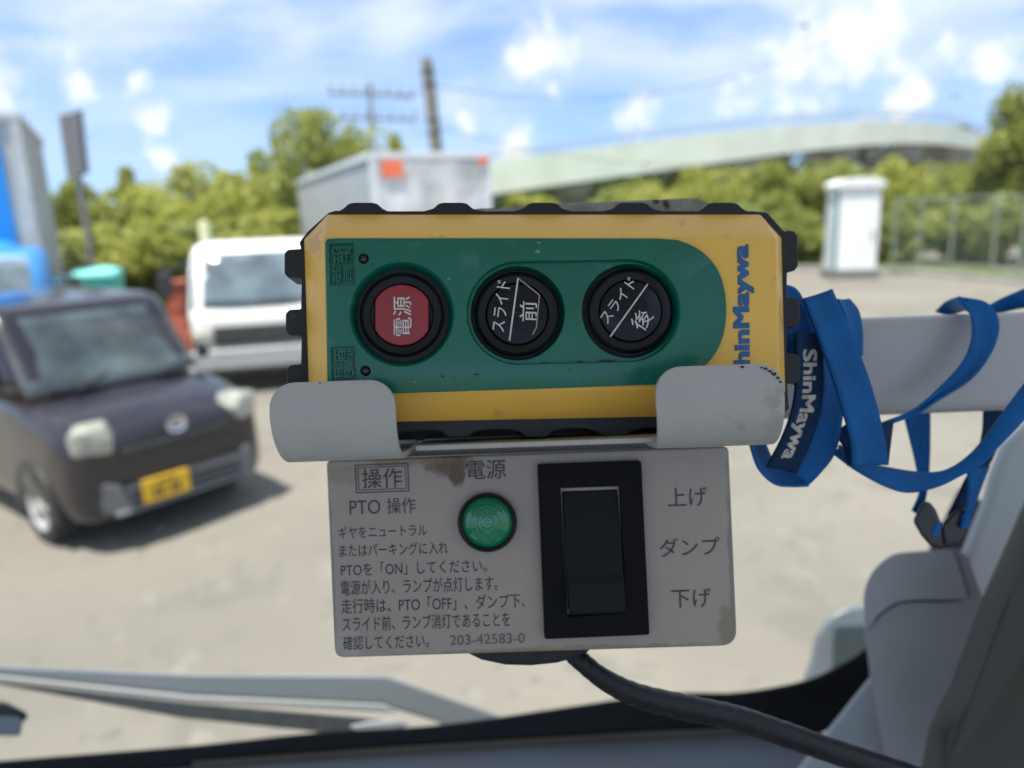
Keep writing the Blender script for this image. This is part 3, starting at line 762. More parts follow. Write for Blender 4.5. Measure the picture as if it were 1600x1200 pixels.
    slab('arm_edge', [(-60, 1050), (0, 1056), (300, 1088), (600, 1101), (625, 1112), (600, 1113), (300, 1096), (0, 1062), (-60, 1056)], dw - .003, .01, SILVER, .0015, 2, wp)
    slab('wiper_blade', [(-60, 1058), (0, 1064), (300, 1098), (560, 1120), (640, 1130), (600, 1150), (500, 1144), (280, 1121), (90, 1086), (0, 1070), (-60, 1062)], dw - .006, .012, mat('blade_rubber', (.035, .04, .045), .6, var=.2, scale=80), .002, 2, wp)
    slab('pivot_ring', [(545, 1134), (575, 1128), (625, 1124), (640, 1132), (600, 1146), (560, 1147)], dw - .012, .01, SILVER, .002, 2, wp)
    nz = slab('washer_nozzle', [(-40, 1086), (8, 1096), (40, 1112), (45, 1122), (34, 1130), (-40, 1128)], .80, .014, mat('nozzle_black', (.03, .033, .037), .3, var=.2), .003, 2)
    slab('nozzle_clip', [(-40, 1118), (28, 1120), (36, 1128), (32, 1150), (-40, 1150)], .797, .01, SILVER, .002, 2, nz)
    # mirror outside, low by the corner
    fr = rpoly([(1250, 1072), (1266, 1030), (1274, 990), (1296, 961), (1326, 946), (1440, 935), (1450, 1090)], 45, 6)
    mo = slab('outside_mirror', fr, 1.0, .05, mat('mirror_pale_shell', (.13, .155, .17), .4, var=.05), .008)
    slab('mirror_glass', [(1303, 978), (1440, 974), (1440, 1060), (1345, 1040), (1300, 1045)], .995, .003, mat('mirror_silver', (.45, .5, .47), .06, metal=1, var=.02), .001, 2, mo)
build_cab()


# ================================================================== GROUND
def build_ground():
    c = (.190, .175, .146)
    m = mat('yard_concrete', c, .85, var=.16, scale=.45, bump=.25, bscale=40, spec=.2, specks=[((.158, .147, .124), .9, .55), ((.210, .195, .165), 3.1, .60), ((.142, .132, .112), 7, .60), ((.220, .205, .178), 34, .64)], detail=8)
    g = MB(); g.add([(-400, -60, 0), (400, -60, 0), (400, 900, 0), (-400, 900, 0)], [(0, 1, 2, 3)])
    o = g.build('ground', m, smooth=False); o['kind'] = 'structure'
    g = MB(); pts = []
    a = [G(x, y) for x, y in ((-700, 505), (0, 470), (300, 462), (560, 452), (760, 440), (900, 430), (1050, 424), (1250, 422), (1420, 428), (1600, 446), (2100, 510))]
    vs = [Vector((p.x, p.y, .004)) for p in a] + [Vector((p.x * 8, 600, .004)) for p in a]; n = len(a)
    g.add(vs, [(i, i + 1, n + i + 1, n + i) for i in range(n - 1)])
    o = g.build('grass_verge', mat('verge_green', (.085, .10, .03), .9, var=.4, scale=1.5), smooth=False); o['kind'] = 'structure'
    g = MB()
    g.loft([[Vector((p.x, p.y, -.02)), Vector((p.x, p.y, .14)), Vector((p.x * 1.01, p.y + .18, .14)), Vector((p.x * 1.01, p.y + .18, -.02))] for p in a[3:]])
    o = g.build('kerb', mat('kerb_concrete', (.30, .29, .26), .85, var=.15, scale=3), bevel=.01); o['kind'] = 'structure'
build_ground()


def leaf_mat(name, a, b):
    m = bpy.data.materials.new(name); m.use_nodes = True
    nt = m.node_tree; N = nt.nodes; L = nt.links; p = N['Principled BSDF']
    ge = N.new('ShaderNodeNewGeometry'); tc = N.new('ShaderNodeTexCoord')
    nz = N.new('ShaderNodeTexNoise'); nz.inputs['Scale'].default_value = .9; nz.inputs['Detail'].default_value = 3; L.new(tc.outputs['Object'], nz.inputs[0])
    ad = N.new('ShaderNodeMath'); ad.operation = 'MULTIPLY_ADD'; L.new(ge.outputs['Random Per Island'], ad.inputs[0]); ad.inputs[1].default_value = .45
    mr = N.new('ShaderNodeMapRange'); L.new(nz.outputs[0], mr.inputs[0]); mr.inputs[1].default_value = .3; mr.inputs[2].default_value = .7; mr.inputs[4].default_value = .6; L.new(mr.outputs[0], ad.inputs[2])
    mx = N.new('ShaderNodeMix'); mx.data_type = 'RGBA'; L.new(ad.outputs[0], mx.inputs[0]); mx.inputs[6].default_value = (*a, 1); mx.inputs[7].default_value = (*b, 1)
    L.new(mx.outputs[2], p.inputs['Base Color']); p.inputs['Roughness'].default_value = .5; p.inputs['Specular IOR Level'].default_value = .3
    t = N.new('ShaderNodeBsdfTranslucent'); L.new(mx.outputs[2], t.inputs[0])
    ms = N.new('ShaderNodeMixShader'); ms.inputs[0].default_value = .5; L.new(p.outputs[0], ms.inputs[1]); L.new(t.outputs[0], ms.inputs[2])
    L.new(ms.outputs[0], N['Material Output'].inputs[0])
    return m
LEAF_Y = leaf_mat('yellow_green_leaves', (.22, .25, .045), (.52, .52, .12))
LEAF_G = leaf_mat('green_leaves', (.14, .18, .04), (.42, .44, .10))
LEAF_P = leaf_mat('pale_green_leaves', (.15, .20, .06), (.44, .48, .16))
BARK = mat('bark', (.09, .07, .05), .9, var=.3, scale=6)


def tree(name, label, cat, px, ytop, Y, wpx, lm, group=None, low=.15, n=2600, leaf=.26, seed=0, depth=None):
    rr = np.random.default_rng(seed * 31 + int(px))
    top = U(px, ytop, Y); base = Vector((top.x, top.y, 0)); H = top.z; W = wpx / FPX * Y / 2
    t = thing(name, label, cat, Matrix.Translation(base), group)
    zc0 = H * low; rz = (H - zc0) / 2; cz = zc0 + rz; D = depth or min(W, 2.2)
    n = int(n * 1.5); nc = max(10, int(n / 170)); cl = []
    for k in range(nc):
        d = rr.normal(size=3); d /= np.linalg.norm(d); rad = rr.uniform(.35, .86)
        cl.append((d * rad * np.array([W, D, rz]) + np.array([0, 0, cz]), rr.uniform(.30, .50)))
    cl.append((np.array([rr.uniform(-.15, .15) * W, 0, H - rz * .22]), .26))
    vs = np.zeros((n, 4, 3)); per = n // len(cl) + 1; i = 0
    for c, s in cl:
        for _ in range(per):
            if i >= n: break
            d = rr.normal(size=3); d /= np.linalg.norm(d)
            p = c + d * rr.uniform(.45, 1.0) ** .6 * s * np.array([min(W, rz * 1.4), min(D, rz * 1.4), min(rz, W * 1.4)])
            p[2] = max(p[2], .05)
            a = rr.normal(size=3) + np.array([0, -.35, .9]); a /= np.linalg.norm(a); b = np.cross(a, rr.normal(size=3)); b /= np.linalg.norm(b); c2 = np.cross(a, b)
            L_ = leaf * rr.uniform(.6, 1.3)
            vs[i] = [p - b * L_ * .5, p + c2 * L_ * .3, p + b * L_ * .5, p - c2 * L_ * .3]; i += 1
    me = bpy.data.meshes.new('crown'); me.from_pydata([tuple(v) for v in vs[:i].reshape(-1, 3)], [], [(4 * k, 4 * k + 1, 4 * k + 2, 4 * k + 3) for k in range(i)])
    me.materials.append(lm); o = bpy.data.objects.new('crown', me); col.objects.link(o); o.parent = t
    tr = MB(); rb = .05 + H * .018
    tr.tube([(0, 0, 0), (.03 * H, 0, H * .3), (-.01 * H, .02, H * .55), (0, 0, H * .8)], [rb * 1.3, rb, rb * .7, rb * .25], 8)
    for k in range(min(6, nc)):
        c = cl[k][0]; z0 = H * rr.uniform(.2, .5)
        tr.tube([(.02 * H, 0, z0), tuple((c + np.array([0, 0, z0])) / 2), tuple(c)], [rb * .5, rb * .35, rb * .12], 6)
    tr.build('trunk', BARK, t)
    return t


def build_trees():
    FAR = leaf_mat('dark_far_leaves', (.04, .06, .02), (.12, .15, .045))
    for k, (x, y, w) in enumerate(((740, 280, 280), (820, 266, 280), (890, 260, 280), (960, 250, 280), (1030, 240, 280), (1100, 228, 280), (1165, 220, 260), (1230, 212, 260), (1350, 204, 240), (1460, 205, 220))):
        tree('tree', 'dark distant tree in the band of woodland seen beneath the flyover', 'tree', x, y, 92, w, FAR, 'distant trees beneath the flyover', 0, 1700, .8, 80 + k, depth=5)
    G1 = 'hedge shrubs along the far edge of the yard'; G2 = 'shrubs along the fence beneath the flyover'
    tree('tree', 'small round tree poking above the hedge beside the slatted panel', 'tree', 190, 256, 26, 80, LEAF_Y, None, .2, 1500, .24, 1)
    tree('tree', 'low leafy tree beside the tall truck with the blue panel', 'tree', 118, 284, 24, 120, LEAF_G, None, .1, 1800, .26, 2)
    tree('tree', 'broad yellow-green tree above the teal bin', 'tree', 285, 262, 25, 190, LEAF_Y, None, .12, 2800, .27, 3)
    tree('tree', 'bushy tree above the white cab, lower than its neighbours', 'tree', 350, 270, 23, 170, LEAF_Y, None, .12, 2400, .27, 4)
    tree('tree', 'dark domed tree behind the grey box body', 'tree', 410, 236, 28, 130, LEAF_G, None, .12, 2200, .27, 5)
    tree('tree', 'tallest tree of the yard edge, rising behind the grey box truck', 'tree', 488, 172, 31, 185, LEAF_G, None, .2, 3400, .28, 6)
    tree('tree', 'spreading tree top beside the tallest tree, under the pole with crossarms', 'tree', 562, 196, 33, 170, LEAF_Y, None, .2, 2600, .28, 7)
    tree('tree', 'small tree top between the crossarm pole and the thick utility pole', 'tree', 622, 204, 35, 76, LEAF_G, None, .2, 1800, .28, 8)
    for k, (x, y, Y, w) in enumerate(((95, 372, 17.5, 90), (160, 352, 19, 110), (235, 345, 18.5, 130), (310, 350, 19.5, 130), (385, 340, 19, 130), (450, 330, 21, 120), (530, 300, 24, 120))):
        tree('shrub', 'yellow-green overgrown shrub in the hedge behind the parked vehicles', 'shrub', x, y, Y, w, LEAF_Y if k % 3 else LEAF_P, G1, 0, 2600, .25, 20 + k, depth=1.6)
    tree('tree', 'leafy tree in front of the flyover beside the grey box truck', 'tree', 812, 304, 33, 130, LEAF_Y, None, .05, 1800, .28, 40)
    tree('tree', 'wide pale tree in front of the flyover above the remote control', 'tree', 962, 296, 32, 180, LEAF_P, None, .05, 3000, .28, 41)
    tree('tree', 'bright yellow-green tree in front of the flyover girder with a rounded top', 'tree', 1070, 262, 30, 190, LEAF_Y, None, .05, 3600, .28, 42)
    tree('tree', 'darker tree under the flyover behind the white cabinet', 'tree', 1205, 262, 38, 170, LEAF_G, None, .05, 3000, .3, 43)
    tree('tree', 'mid green tree directly behind the white cabinet', 'tree', 1305, 250, 40, 170, LEAF_G, None, .05, 3000, .3, 44)
    tree('tree', 'tree between the white cabinet and the flyover pier', 'tree', 1405, 246, 38, 150, LEAF_Y, None, .05, 2800, .3, 45)
    tree('tree', 'tree behind the wire fence below the end of the flyover', 'tree', 1492, 256, 34, 130, LEAF_G, None, .05, 2600, .28, 46)
    tree('tree', 'tall tree behind the fence covering the end of the flyover', 'tree', 1584, 146, 25, 120, LEAF_G, None, .12, 3800, .26, 47)
    for k, (x, y, Y, w) in enumerate(((860, 345, 26, 110), (950, 340, 26, 130), (1045, 330, 25.5, 130), (1140, 322, 25.5, 140), (1235, 325, 25.5, 130), (1400, 322, 26, 130), (1490, 318, 25, 120), (1575, 300, 23.5, 120), (1660, 300, 22, 120))):
        tree('shrub', 'green shrub growing behind the wire fence and the cabinet', 'shrub', x, y, Y, w, LEAF_P if k % 2 else LEAF_G, G2, 0, 2400, .25, 60 + k, depth=1.5)
build_trees()


# ================================================================== FLYOVER, POLES, FENCE
def build_flyover():
    px = [430, 560, 770, 900, 1050, 1150, 1250, 1330, 1400, 1470, 1530, 1600]
    Ys = [60, 59, 58, 58.5, 60, 61, 63, 65, 68, 72, 78, 88]
    yb = [352, 330, 303, 285, 264, 250, 237, 229, 224, 225, 233, 246]
    yt = [292, 274, 251, 234, 215, 204, 195, 190, 189, 194, 209, 228]
    yr = [280, 262, 239, 220, 199, 187, 178, 173, 172, 177, 193, 214]
    pts = spline([Vector(U(x, b, Y)) for x, b, Y in zip(px, yb, Ys)], 90)
    tz = spline([Vector((0, 0, U(x, b, Y).z)) for x, b, Y in zip(px, yt, Ys)], 90)
    rz = spline([Vector((0, 0, U(x, b, Y).z)) for x, b, Y in zip(px, yr, Ys)], 90)
    M = Matrix.Translation((20, 60, 0)); I = M.inverted()
    t = thing('flyover', 'pale green road flyover curving over the trees on the skyline', 'flyover', M)
    gm = mat('flyover_green_paint', (.70, .73, .60), .6, var=.08, scale=.4)
    cm = mat('flyover_concrete', (.34, .33, .30), .85, var=.12, scale=.5)
    rows = []; rails = []
    for i, p in enumerate(pts):
        tn = pts[min(i + 1, 89)] - pts[max(i - 1, 0)]; tn.z = 0; tn.normalize(); nn = Vector((-tn.y, tn.x, 0))
        if nn.y < 0: nn = -nn
        rows.append([I @ q for q in (p + nn * .9, p, Vector((p.x, p.y, tz[i].z)), Vector((p.x, p.y, tz[i].z)) + nn * .25, Vector((p.x, p.y, tz[i].z - .8)) + nn * .25, Vector((p.x, p.y, tz[i].z - .8)) + nn * 7, Vector((p.x, p.y, p.z + .9)) + nn * 7, Vector((p.x, p.y, p.z + .9)) + nn * .9)])
        rails.append((I @ (Vector((p.x, p.y, tz[i].z)) + nn * .12), I @ (Vector((p.x, p.y, rz[i].z)) + nn * .12)))
    MB().loft(rows).build('girder', gm, t, smooth=False)
    g = MB()
    for k in (.55, 1.0): g.tube([a.lerp(b, k) for a, b in rails], .05, 6)
    for i in range(0, 90, 1): g.tube([rails[i][0], rails[i][1]], .04, 5)
    g.build('railing', mat('rail_grey', (.30, .33, .36), .5, var=.05), t)
    for i in (25, 44, 60, 72, 82):
        a, b = rows[i][0], rows[i][6]; c = (a + b) / 2; h = min(a.z, b.z) + .05
        MB().box((c.x, c.y, h / 2), (1.1, 1.0, h / 2)).box((c.x, c.y, h - .5), (1.2, 3.0, .5)).build('pier', cm, t, smooth=False)
build_flyover()


def pole_line(px0, py0, px1, py1, Y):
    a = U(px0, py0, Y); b = U(px1, py1, Y); k = (a.z) / (a.z - b.z); return a, a + (b - a) * k
def build_poles():
    cm = mat('pole_concrete', (.24, .215, .18), .85, var=.2, scale=1.2); im = mat('pole_fittings', (.10, .10, .11), .6, var=.2)
    a, b = pole_line(666, 92, 682, 238, 40); M = Matrix.Translation(b); I = M.inverted()
    t = thing('utility_pole', 'thick leaning concrete utility pole rising behind the grey box truck', 'utility pole', M)
    MB().tube([I @ b, I @ a.lerp(b, .5), I @ a], [.38, .34, .29], 14).build('shaft', cm, t)
    for k in (.06, .12, .30, .36):
        c = I @ a.lerp(b, k); MB().tube([c + Vector((0, 0, -.06)), c + Vector((0, 0, .06))], .35, 14).build('band', im, t)
    a2, b2 = pole_line(577, 128, 581, 200, 58); M2 = Matrix.Translation(b2); I2 = M2.inverted()
    t2 = thing('utility_pole', 'thin farther utility pole with two crossarms of insulators', 'utility pole', M2)
    MB().tube([I2 @ b2, I2 @ a2], [.2, .13], 10).build('shaft', cm, t2)
    wires = []
    for (y, x0, x1) in ((146, 514, 646), (184, 516, 650)):
        p0, p1 = U(x0, y, 58), U(x1, y + 4, 58)
        arm = MB().tube([I2 @ p0, I2 @ p1], .09, 6).build('crossarm', im, t2)
        ig = mat('insulator_grey', (.22, .22, .24), .3, var=.1)
        for k in np.linspace(.02, .98, 8):
            c = I2 @ p0.lerp(p1, k)
            MB().tube([c + Vector((0, 0, z)) for z in (.05, .18, .19, .25, .38, .39, .45, .58)], [.14, .08, .04, .14, .08, .04, .14, .08], 8).build('insulator', ig, arm)
    w = MB()
    for (p0, p1, s) in ((U(600, 142, 58), a.lerp(b, .13), .6), (U(640, 150, 58), a.lerp(b, .30), .5), (U(640, 188, 58), a.lerp(b, .36), .5), (a.lerp(b, .12), U(1300, 60, 46), 1.8), (a.lerp(b, .33), U(1250, 245, 56), 1.2)):
        w.tube([p0.lerp(p1, k) + Vector((0, 0, -s * 4 * k * (1 - k))) for k in np.linspace(0, 1, 14)], .022, 5)
    o = w.build('overhead_wire', im); tag(o, 'thin overhead wires strung between the two utility poles', 'wire')
    # street lamps on the flyover skyline
    for i, (x, yt, yb_, Y, lab) in enumerate(((1497, 150, 200, 74, 'slim lamp post on the flyover beside the tall tree'), (1262, 40, 190, 66, 'tall slim lamp post on the flyover above the white cabinet'))):
        a, b = U(x, yt, Y), U(x + 2, yb_, Y); M = Matrix.Translation(b); I = M.inverted()
        t = thing('lamp_post', lab, 'lamp post', M)
        MB().tube([I @ b, I @ a], [.08, .05], 8).build('shaft', mat('lamp_grey', (.5, .5, .5), .5), t)
        c = I @ a; MB().box(c + Vector((-.3, 0, .02)), (.4, .12, .06)).build('lamp_head', im, t, bevel=.02)
build_poles()


def build_fence():
    z0 = .004
    xs = [1392, 1432, 1482, 1548, 1592, 1660]; Ys = [21.2, 21.4, 21.0, 20.2, 19.2, 18.0]
    bases = [Vector((U(x, 430, Y).x, Y, 0)) for x, Y in zip(xs, Ys)]
    M = Matrix.Translation(bases[2]); I = M.inverted(); h = 2.15
    t = thing('wire_fence', 'grey wire mesh fence on posts beside the white cabinet', 'fence', M)
    fm = mat('fence_grey', (.22, .27, .20), .5, var=.1)
    for b in bases:
        MB().tube([I @ b, I @ (b + Vector((0, 0, h)))], .036, 10).build('post', fm, t)
    m = MB()
    for k in (h - .05, .25): MB().tube([I @ (b + Vector((0, 0, k))) for b in bases], .022, 8).build('rail', fm, t)
    for a, b in zip(bases, bases[1:]):
        L_ = (b - a).length; u = (b - a) / L_; n_ = int((L_ + h) / .16)
        for sgn in (0, 1):
            for k in range(n_):
                s0 = k * .16 - h
                e = []
                for zz in (.1, h - .1):
                    s = s0 + zz if sgn else s0 + h - zz
                    e.append((s, zz))
                (sa, za), (sb, zb_) = e
                def cl(s, z, s2, z2):
                    if s < 0: return (0, z + (0 - s) * (z2 - z) / (s2 - s))
                    if s > L_: return (L_, z + (L_ - s) * (z2 - z) / (s2 - s))
                    return (s, z)
                if max(sa, sb) <= 0 or min(sa, sb) >= L_: continue
                q0 = cl(sa, za, sb, zb_); q1 = cl(sb, zb_, sa, za)
                p0 = I @ (a + u * q0[0] + Vector((0, 0, q0[1]))); p1 = I @ (a + u * q1[0] + Vector((0, 0, q1[1]))); d = Vector((0, 0, .006))
                m.add([p0 - d, p1 - d, p1 + d, p0 + d], [(0, 1, 2, 3)])
    m.build('mesh_panel', fm, t, smooth=False, weld=False)
build_fence()


def build_cabinet():
    b0 = G(1300, 437); M = Matrix.Translation(b0) @ Matrix.Rotation(R(-8), 4, 'Z')
    t = thing('storage_cabinet', 'tall white metal cabinet with a curved roof standing on the far edge of the yard', 'cabinet', M)
    wm = mat('cabinet_white', (.80, .80, .77), .5, var=.04, scale=2); gm = mat('cabinet_shaded_white', (.66, .72, .72), .5, var=.05, scale=2)  # body gets a dimmed, bluish white to imitate its shaded side face
    s = b0.y / FPX; w = 64 * s; d = 56 * s; h = 2.55
    MB().box((w / 2, d / 2, .12), (w / 2 + .06, d / 2 + .06, .12)).build('plinth', mat('plinth_grey', (.16, .16, .15), .8), t, bevel=.02)
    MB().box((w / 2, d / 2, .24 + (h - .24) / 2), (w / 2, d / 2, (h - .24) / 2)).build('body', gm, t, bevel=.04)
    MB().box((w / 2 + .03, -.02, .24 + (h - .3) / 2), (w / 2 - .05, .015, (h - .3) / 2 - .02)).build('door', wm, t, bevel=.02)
    MB().box((.02, -.025, h / 2), (.035, .03, h / 2 - .2)).build('corner_post', mat('corner_teal', (.10, .25, .26), .5), t, bevel=.01)
    g = MB(); rows = []
    for k in range(13):
        u = k / 12; x = -.08 + (w + .16) * u; z = h + .16 * math.sin(math.pi * u) ** .5
        rows.append([(x, -.12, h - .08), (x, -.12, z), (x, d + .1, z), (x, d + .1, h - .08)])
    g.loft(rows).build('roof', wm, t, bevel=.01)
    g = MB().box((w * .85, -.05, 1.2), (.02, .03, .14)); g.build('handle', mat('handle_dark', (.1, .1, .1), .4), t, bevel=.005)
build_cabinet()


# ================================================================== VEHICLES
GLASSD = mat('vehicle_glass', (.045, .058, .058), .05, var=.75, scale=2.4, spec=.9, rvar=0)  # blotchy tone painted in for reflections that vary across the panes
GLASST = mat('truck_glass', (.13, .165, .185), .06, var=.6, scale=1.7, spec=.9, rvar=0)
TYRE = mat('tyre_rubber', (.018, .018, .019), .8, var=.2)
RIMM = mat('alloy_rim', (.62, .61, .58), .35, metal=.35, var=.1)
LAMPM = mat('headlamp_clear', (.36, .36, .30), .10, var=.35, scale=9, spec=.9)
CHROME = mat('chrome', (.75, .76, .78), .15, metal=1, var=.03)


def wheel(parent, x, y, r, wd, side):
    """side = +1: outer face towards +y"""
    t = MB(); pr = [(r * .66, -wd / 2), (r * .93, -wd / 2), (r, -wd * .36), (r, wd * .36), (r * .93, wd / 2), (r * .66, wd / 2)]
    n = 36
    rings = [[(x + q * math.cos(a), y + o, r + q * math.sin(a)) for q, o in pr] for a in [2 * math.pi * k / n for k in range(n)]]
    t.loft(rings + [rings[0]], False, False); ty = t.build('tyre', TYRE, None)
    # wheel part with tyre and rim
    ri = MB(); yo = y + side * wd * .42
    for k in range(5):
        a0 = 2 * math.pi * k / 5
        pts = []
        for (q, da) in ((.12, -.5), (.64, -.16), (.66, .16), (.12, .5)):
            a = a0 + da * (1 if q > .3 else 1); pts.append((x + r * q * math.cos(a), r + r * q * math.sin(a)))
        ri.loft([[(p[0], yo - side * .03, p[1]) for p in pts], [(p[0], yo, p[1]) for p in pts]])
    ring = []
    for k in range(n + 1):
        a = 2 * math.pi * k / n; c, s = math.cos(a), math.sin(a)
        ring.append([(x + r * q * c, yy, r + r * q * s) for q, yy in ((.58, yo - side * .05), (.60, yo), (.68, yo + side * .012), (.68, y - side * wd * .3), (.58, y - side * wd * .3))])
    ri.loft(ring, False, False)
    ri.add([(x + r * .62 * math.cos(2 * math.pi * k / n), y + side * .01, r + r * .62 * math.sin(2 * math.pi * k / n)) for k in range(n)], [tuple(range(n))])
    ri.tube([(x, yo - side * .06, r), (x, yo + side * .006, r)], r * .17, 14)
    ro = ri.build('rim', RIMM, None)
    hub = MB().tube([(x, y - side * wd * .45, r), (x, y - side * wd * .2, r)], r * .3, 14).build('wheel', mat('brake_dark', (.05, .05, .05), .6), parent)
    ty.parent = hub; ro.parent = hub
    return hub


def build_car():
    A = R(52); f = Vector((math.sin(A), -math.cos(A), 0)); ang = math.atan2(f.y, f.x)
    c = G(88, 842); lx, ly = 1.06, -.655                              # the wheel seen in the photo
    rot = Matrix.Rotation(ang, 4, 'Z')
    M = Matrix.Translation(c - (rot @ Vector((lx, ly, 0)))) @ rot
    t = thing('parked_car', 'dark purple-brown boxy minicar with a yellow number plate parked in the yard', 'car', M)
    PAINT = mat('dark_plum_paint', (.010, .007, .010), .22, var=.08, scale=3, spec=.5, coat=.5)
    PL = mat('car_black_plastic', (.02, .02, .021), .5, var=.15)
    GRL = mat('car_grey_trim', (.125, .13, .135), .4, var=.1)
    # lower body: sections along the length
    st = [(1.705, .48, .30, .70, .735), (1.695, .57, .24, .74, .775), (1.65, .66, .20, .775, .815), (1.54, .708, .18, .82, .865), (1.35, .728, .18, .88, .925), (1.05, .736, .18, .935, .975), (.80, .738, .18, .965, 1.00), (.5, .738, .18, .975, 1.01),
          (-.2, .738, .18, .985, 1.02), (-1.0, .738, .19, .99, 1.025), (-1.5, .725, .22, .985, 1.02), (-1.64, .69, .25, .95, 1.0), (-1.70, .62, .30, .90, .96)]
    rows = []
    for (x, w, zb, zs, zt) in st:
        half = [(0, zb), (w * .55, zb), (w * .92, zb + .02), (w * .985, zb + .10), (w * 1.0, zb + .22), (w, .50), (w * .995, zs - .10), (w * .965, zs - .02), (w * .88, zs + .02), (w * .45, zt), (0, zt + .012)]
        rows.append([(x, y, z) for y, z in half] + [(x, -y, z) for y, z in half[-2:0:-1]])
    MB().loft(rows).build('body', PAINT, t, sub=2)
    # greenhouse
    lv = [(.93, 1.02, -1.66, .712), (1.10, .88, -1.655, .70), (1.30, .70, -1.63, .685), (1.47, .56, -1.58, .69), (1.565, .49, -1.52, .67), (1.60, .36, -1.42, .63), (1.612, .0, -1.15, .45)]
    def ring(z, xf, xr, w, n=40):
        out = []
        for k in range(n):
            a = 2 * math.pi * (k + .5) / n; e = .20
            ca, sa = math.cos(a), math.sin(a)
            u = math.copysign(abs(ca) ** e, ca); v = math.copysign(abs(sa) ** e, sa)
            out.append(((xf + xr) / 2 + (xf - xr) / 2 * u, w * v, z))
        return out
    MB().loft([ring(*l) for l in lv]).build('cabin', PAINT, t, sub=1)
    def at(z):
        for a, b in zip(lv, lv[1:]):
            if a[0] <= z <= b[0]:
                k = (z - a[0]) / (b[0] - a[0]); return [a[i] + (b[i] - a[i]) * k for i in range(4)]
    g = MB(); rws = []
    for z in np.linspace(1.0, 1.51, 8):
        _, xf, xr, w = at(z)
        rws.append([(xf + .012 - .16 * abs(v) ** 3.5 * .35, v * w * .90, z) for v in np.linspace(-1, 1, 13)])
    g.grid(rws).build('windscreen', GLASSD, t, solid=.008)
    for s in (-1, 1):
        for (k0, k1, l0, l1) in ((.70, -.12, .40, -.12), (-.20, -.95, -.20, -.95), (-1.03, -1.50, -1.03, -1.42)):
            q = []
            for z, xa, xb in ((1.03, k0, k1), (1.25, (k0 + l0) / 2 , (k1 + l1) / 2), (1.47, l0 - .06, l1)):
                w = at(z)[3]; q.append([(xa + (xb - xa) * u, s * (w + .008), z) for u in np.linspace(0, 1, 5)])
            MB().grid(q).build('side_window', GLASSD, t, solid=.008)
        # door mirror
        MB().loft([[(.70 + .02 * a, s * (.78 + .03 * b), 1.02 + c_) for a, b, c_ in ((0, -1, 0), (0, 3, .0), (0, 3, .14), (0, -1, .15))], [(.82, s * (.76 + .02 * b), 1.03 + c_) for b, c_ in ((0, .02), (3, .02), (3, .10), (0, .11))]]).build('door_mirror', PAINT, t, bevel=.03)
        # rounded-square headlamp set across the corner
        pts = rpoly([(-.135, -.10), (.12, -.10), (.145, .06), (.10, .11), (-.10, .125), (-.15, .02)], .05, 4)
        pts = [(u * .90, z * .86) for u, z in pts]
        rz = Matrix.Rotation(s * R(27), 4, 'Z'); ctr = Vector((1.634, s * .553, .785))
        fa = [ctr + rz @ Vector((.045, s * u, z)) for u, z in pts]; fb = [ctr + rz @ Vector((-.13, s * u, z)) for u, z in pts]
        fm = [ctr + rz @ Vector((.062, s * u * .75, z * .75)) for u, z in pts]
        MB().loft([fb, fa, fm]).build('headlamp', LAMPM, t, bevel=.012)
        # lamp trims in the bumper
        fg = MB(); pts = [(.40, .27), (.56, .29), (.60, .46), (.53, .50), (.44, .46)]
        fg.loft([[(1.62, s * y, z) for y, z in pts], [(1.742 - .9 * max(0, y - .4) ** 1.6, s * y, z) for y, z in pts]]).build('fog_lamp_trim', GRL, t, bevel=.012)
        wheel(t, lx, s * .655, .275, .16, s); wheel(t, -1.25, s * .655, .275, .16, s)
        for xw in (lx, -1.25):                                      # dark wheel arches
            ar = MB(); ar.loft([[(xw + .325 * math.cos(a), s * .742, .275 + .325 * math.sin(a)), (xw + .335 * math.cos(a), s * .70, .275 + .335 * math.sin(a)), (xw + .26 * math.cos(a), s * .70, .275 + .26 * math.sin(a)), (xw + .26 * math.cos(a), s * .742, .275 + .26 * math.sin(a))] for a in np.linspace(-.25, math.pi + .25, 24)])
            ar.build('wheel_arch', PL, t)
        MB().box((.2, s * .748, .86), (.10, .012, .02)).build('door_handle', PAINT, t, bevel=.008)
    MB().box((1.69, 0, .665), (.035, .40, .035)).build('upper_grille', PL, t, bevel=.012)
    lg = MB().box((1.68, 0, .385), (.055, .43, .085)).build('lower_grille', PL, t, bevel=.02)
    for z in (.32, .375, .43): MB().box((1.738, 0, z), (.012, .42, .010)).build('grille_bar', GRL, lg, bevel=.004)
    MB().box((1.70, 0, .278), (.05, .50, .018)).build('bumper_lip', GRL, t, bevel=.02)
    # emblem: a chrome oval with a bar across it
    g = MB()
    ov = [[(1.752 + .006 * math.cos(b), (.075 + .012 * math.cos(b)) * math.cos(a), .755 + (.055 + .012 * math.cos(b)) * math.sin(a) + 0) for b in np.linspace(0, 2 * math.pi, 9)[:-1]] for a in np.linspace(0, 2 * math.pi, 33)]
    ov = [[(x, y * .85 - .03, z * .85 + .155) for x, y, z in r] for r in ov]
    g.loft(ov, False, False); g.box((1.75, -.03, .797), (.006, .06, .011)); g.build('emblem', CHROME, t)
    np_ = MB().box((1.758, -.16, .385), (.008, .165, .0825)).build('number_plate', mat('plate_yellow', (.80, .46, .015), .4, var=.04), t, bevel=.006)
    g = MB()
    for y in (-.085, -.04, .035, .08): g.box((1.768, y - .16, .365), (.002, .014, .032))
    for y in (-.05, .0, .05): g.box((1.768, y - .16, .435), (.002, .016, .012))
    g.build('plate_marks', mat('plate_black', (.05, .04, .02), .5), np_, smooth=False)
    for s in (-.35, .25):
        MB().tube([(1.02, s, 1.01), (.90, s + .3, 1.08)], .012, 6).build('wiper', PL, t)
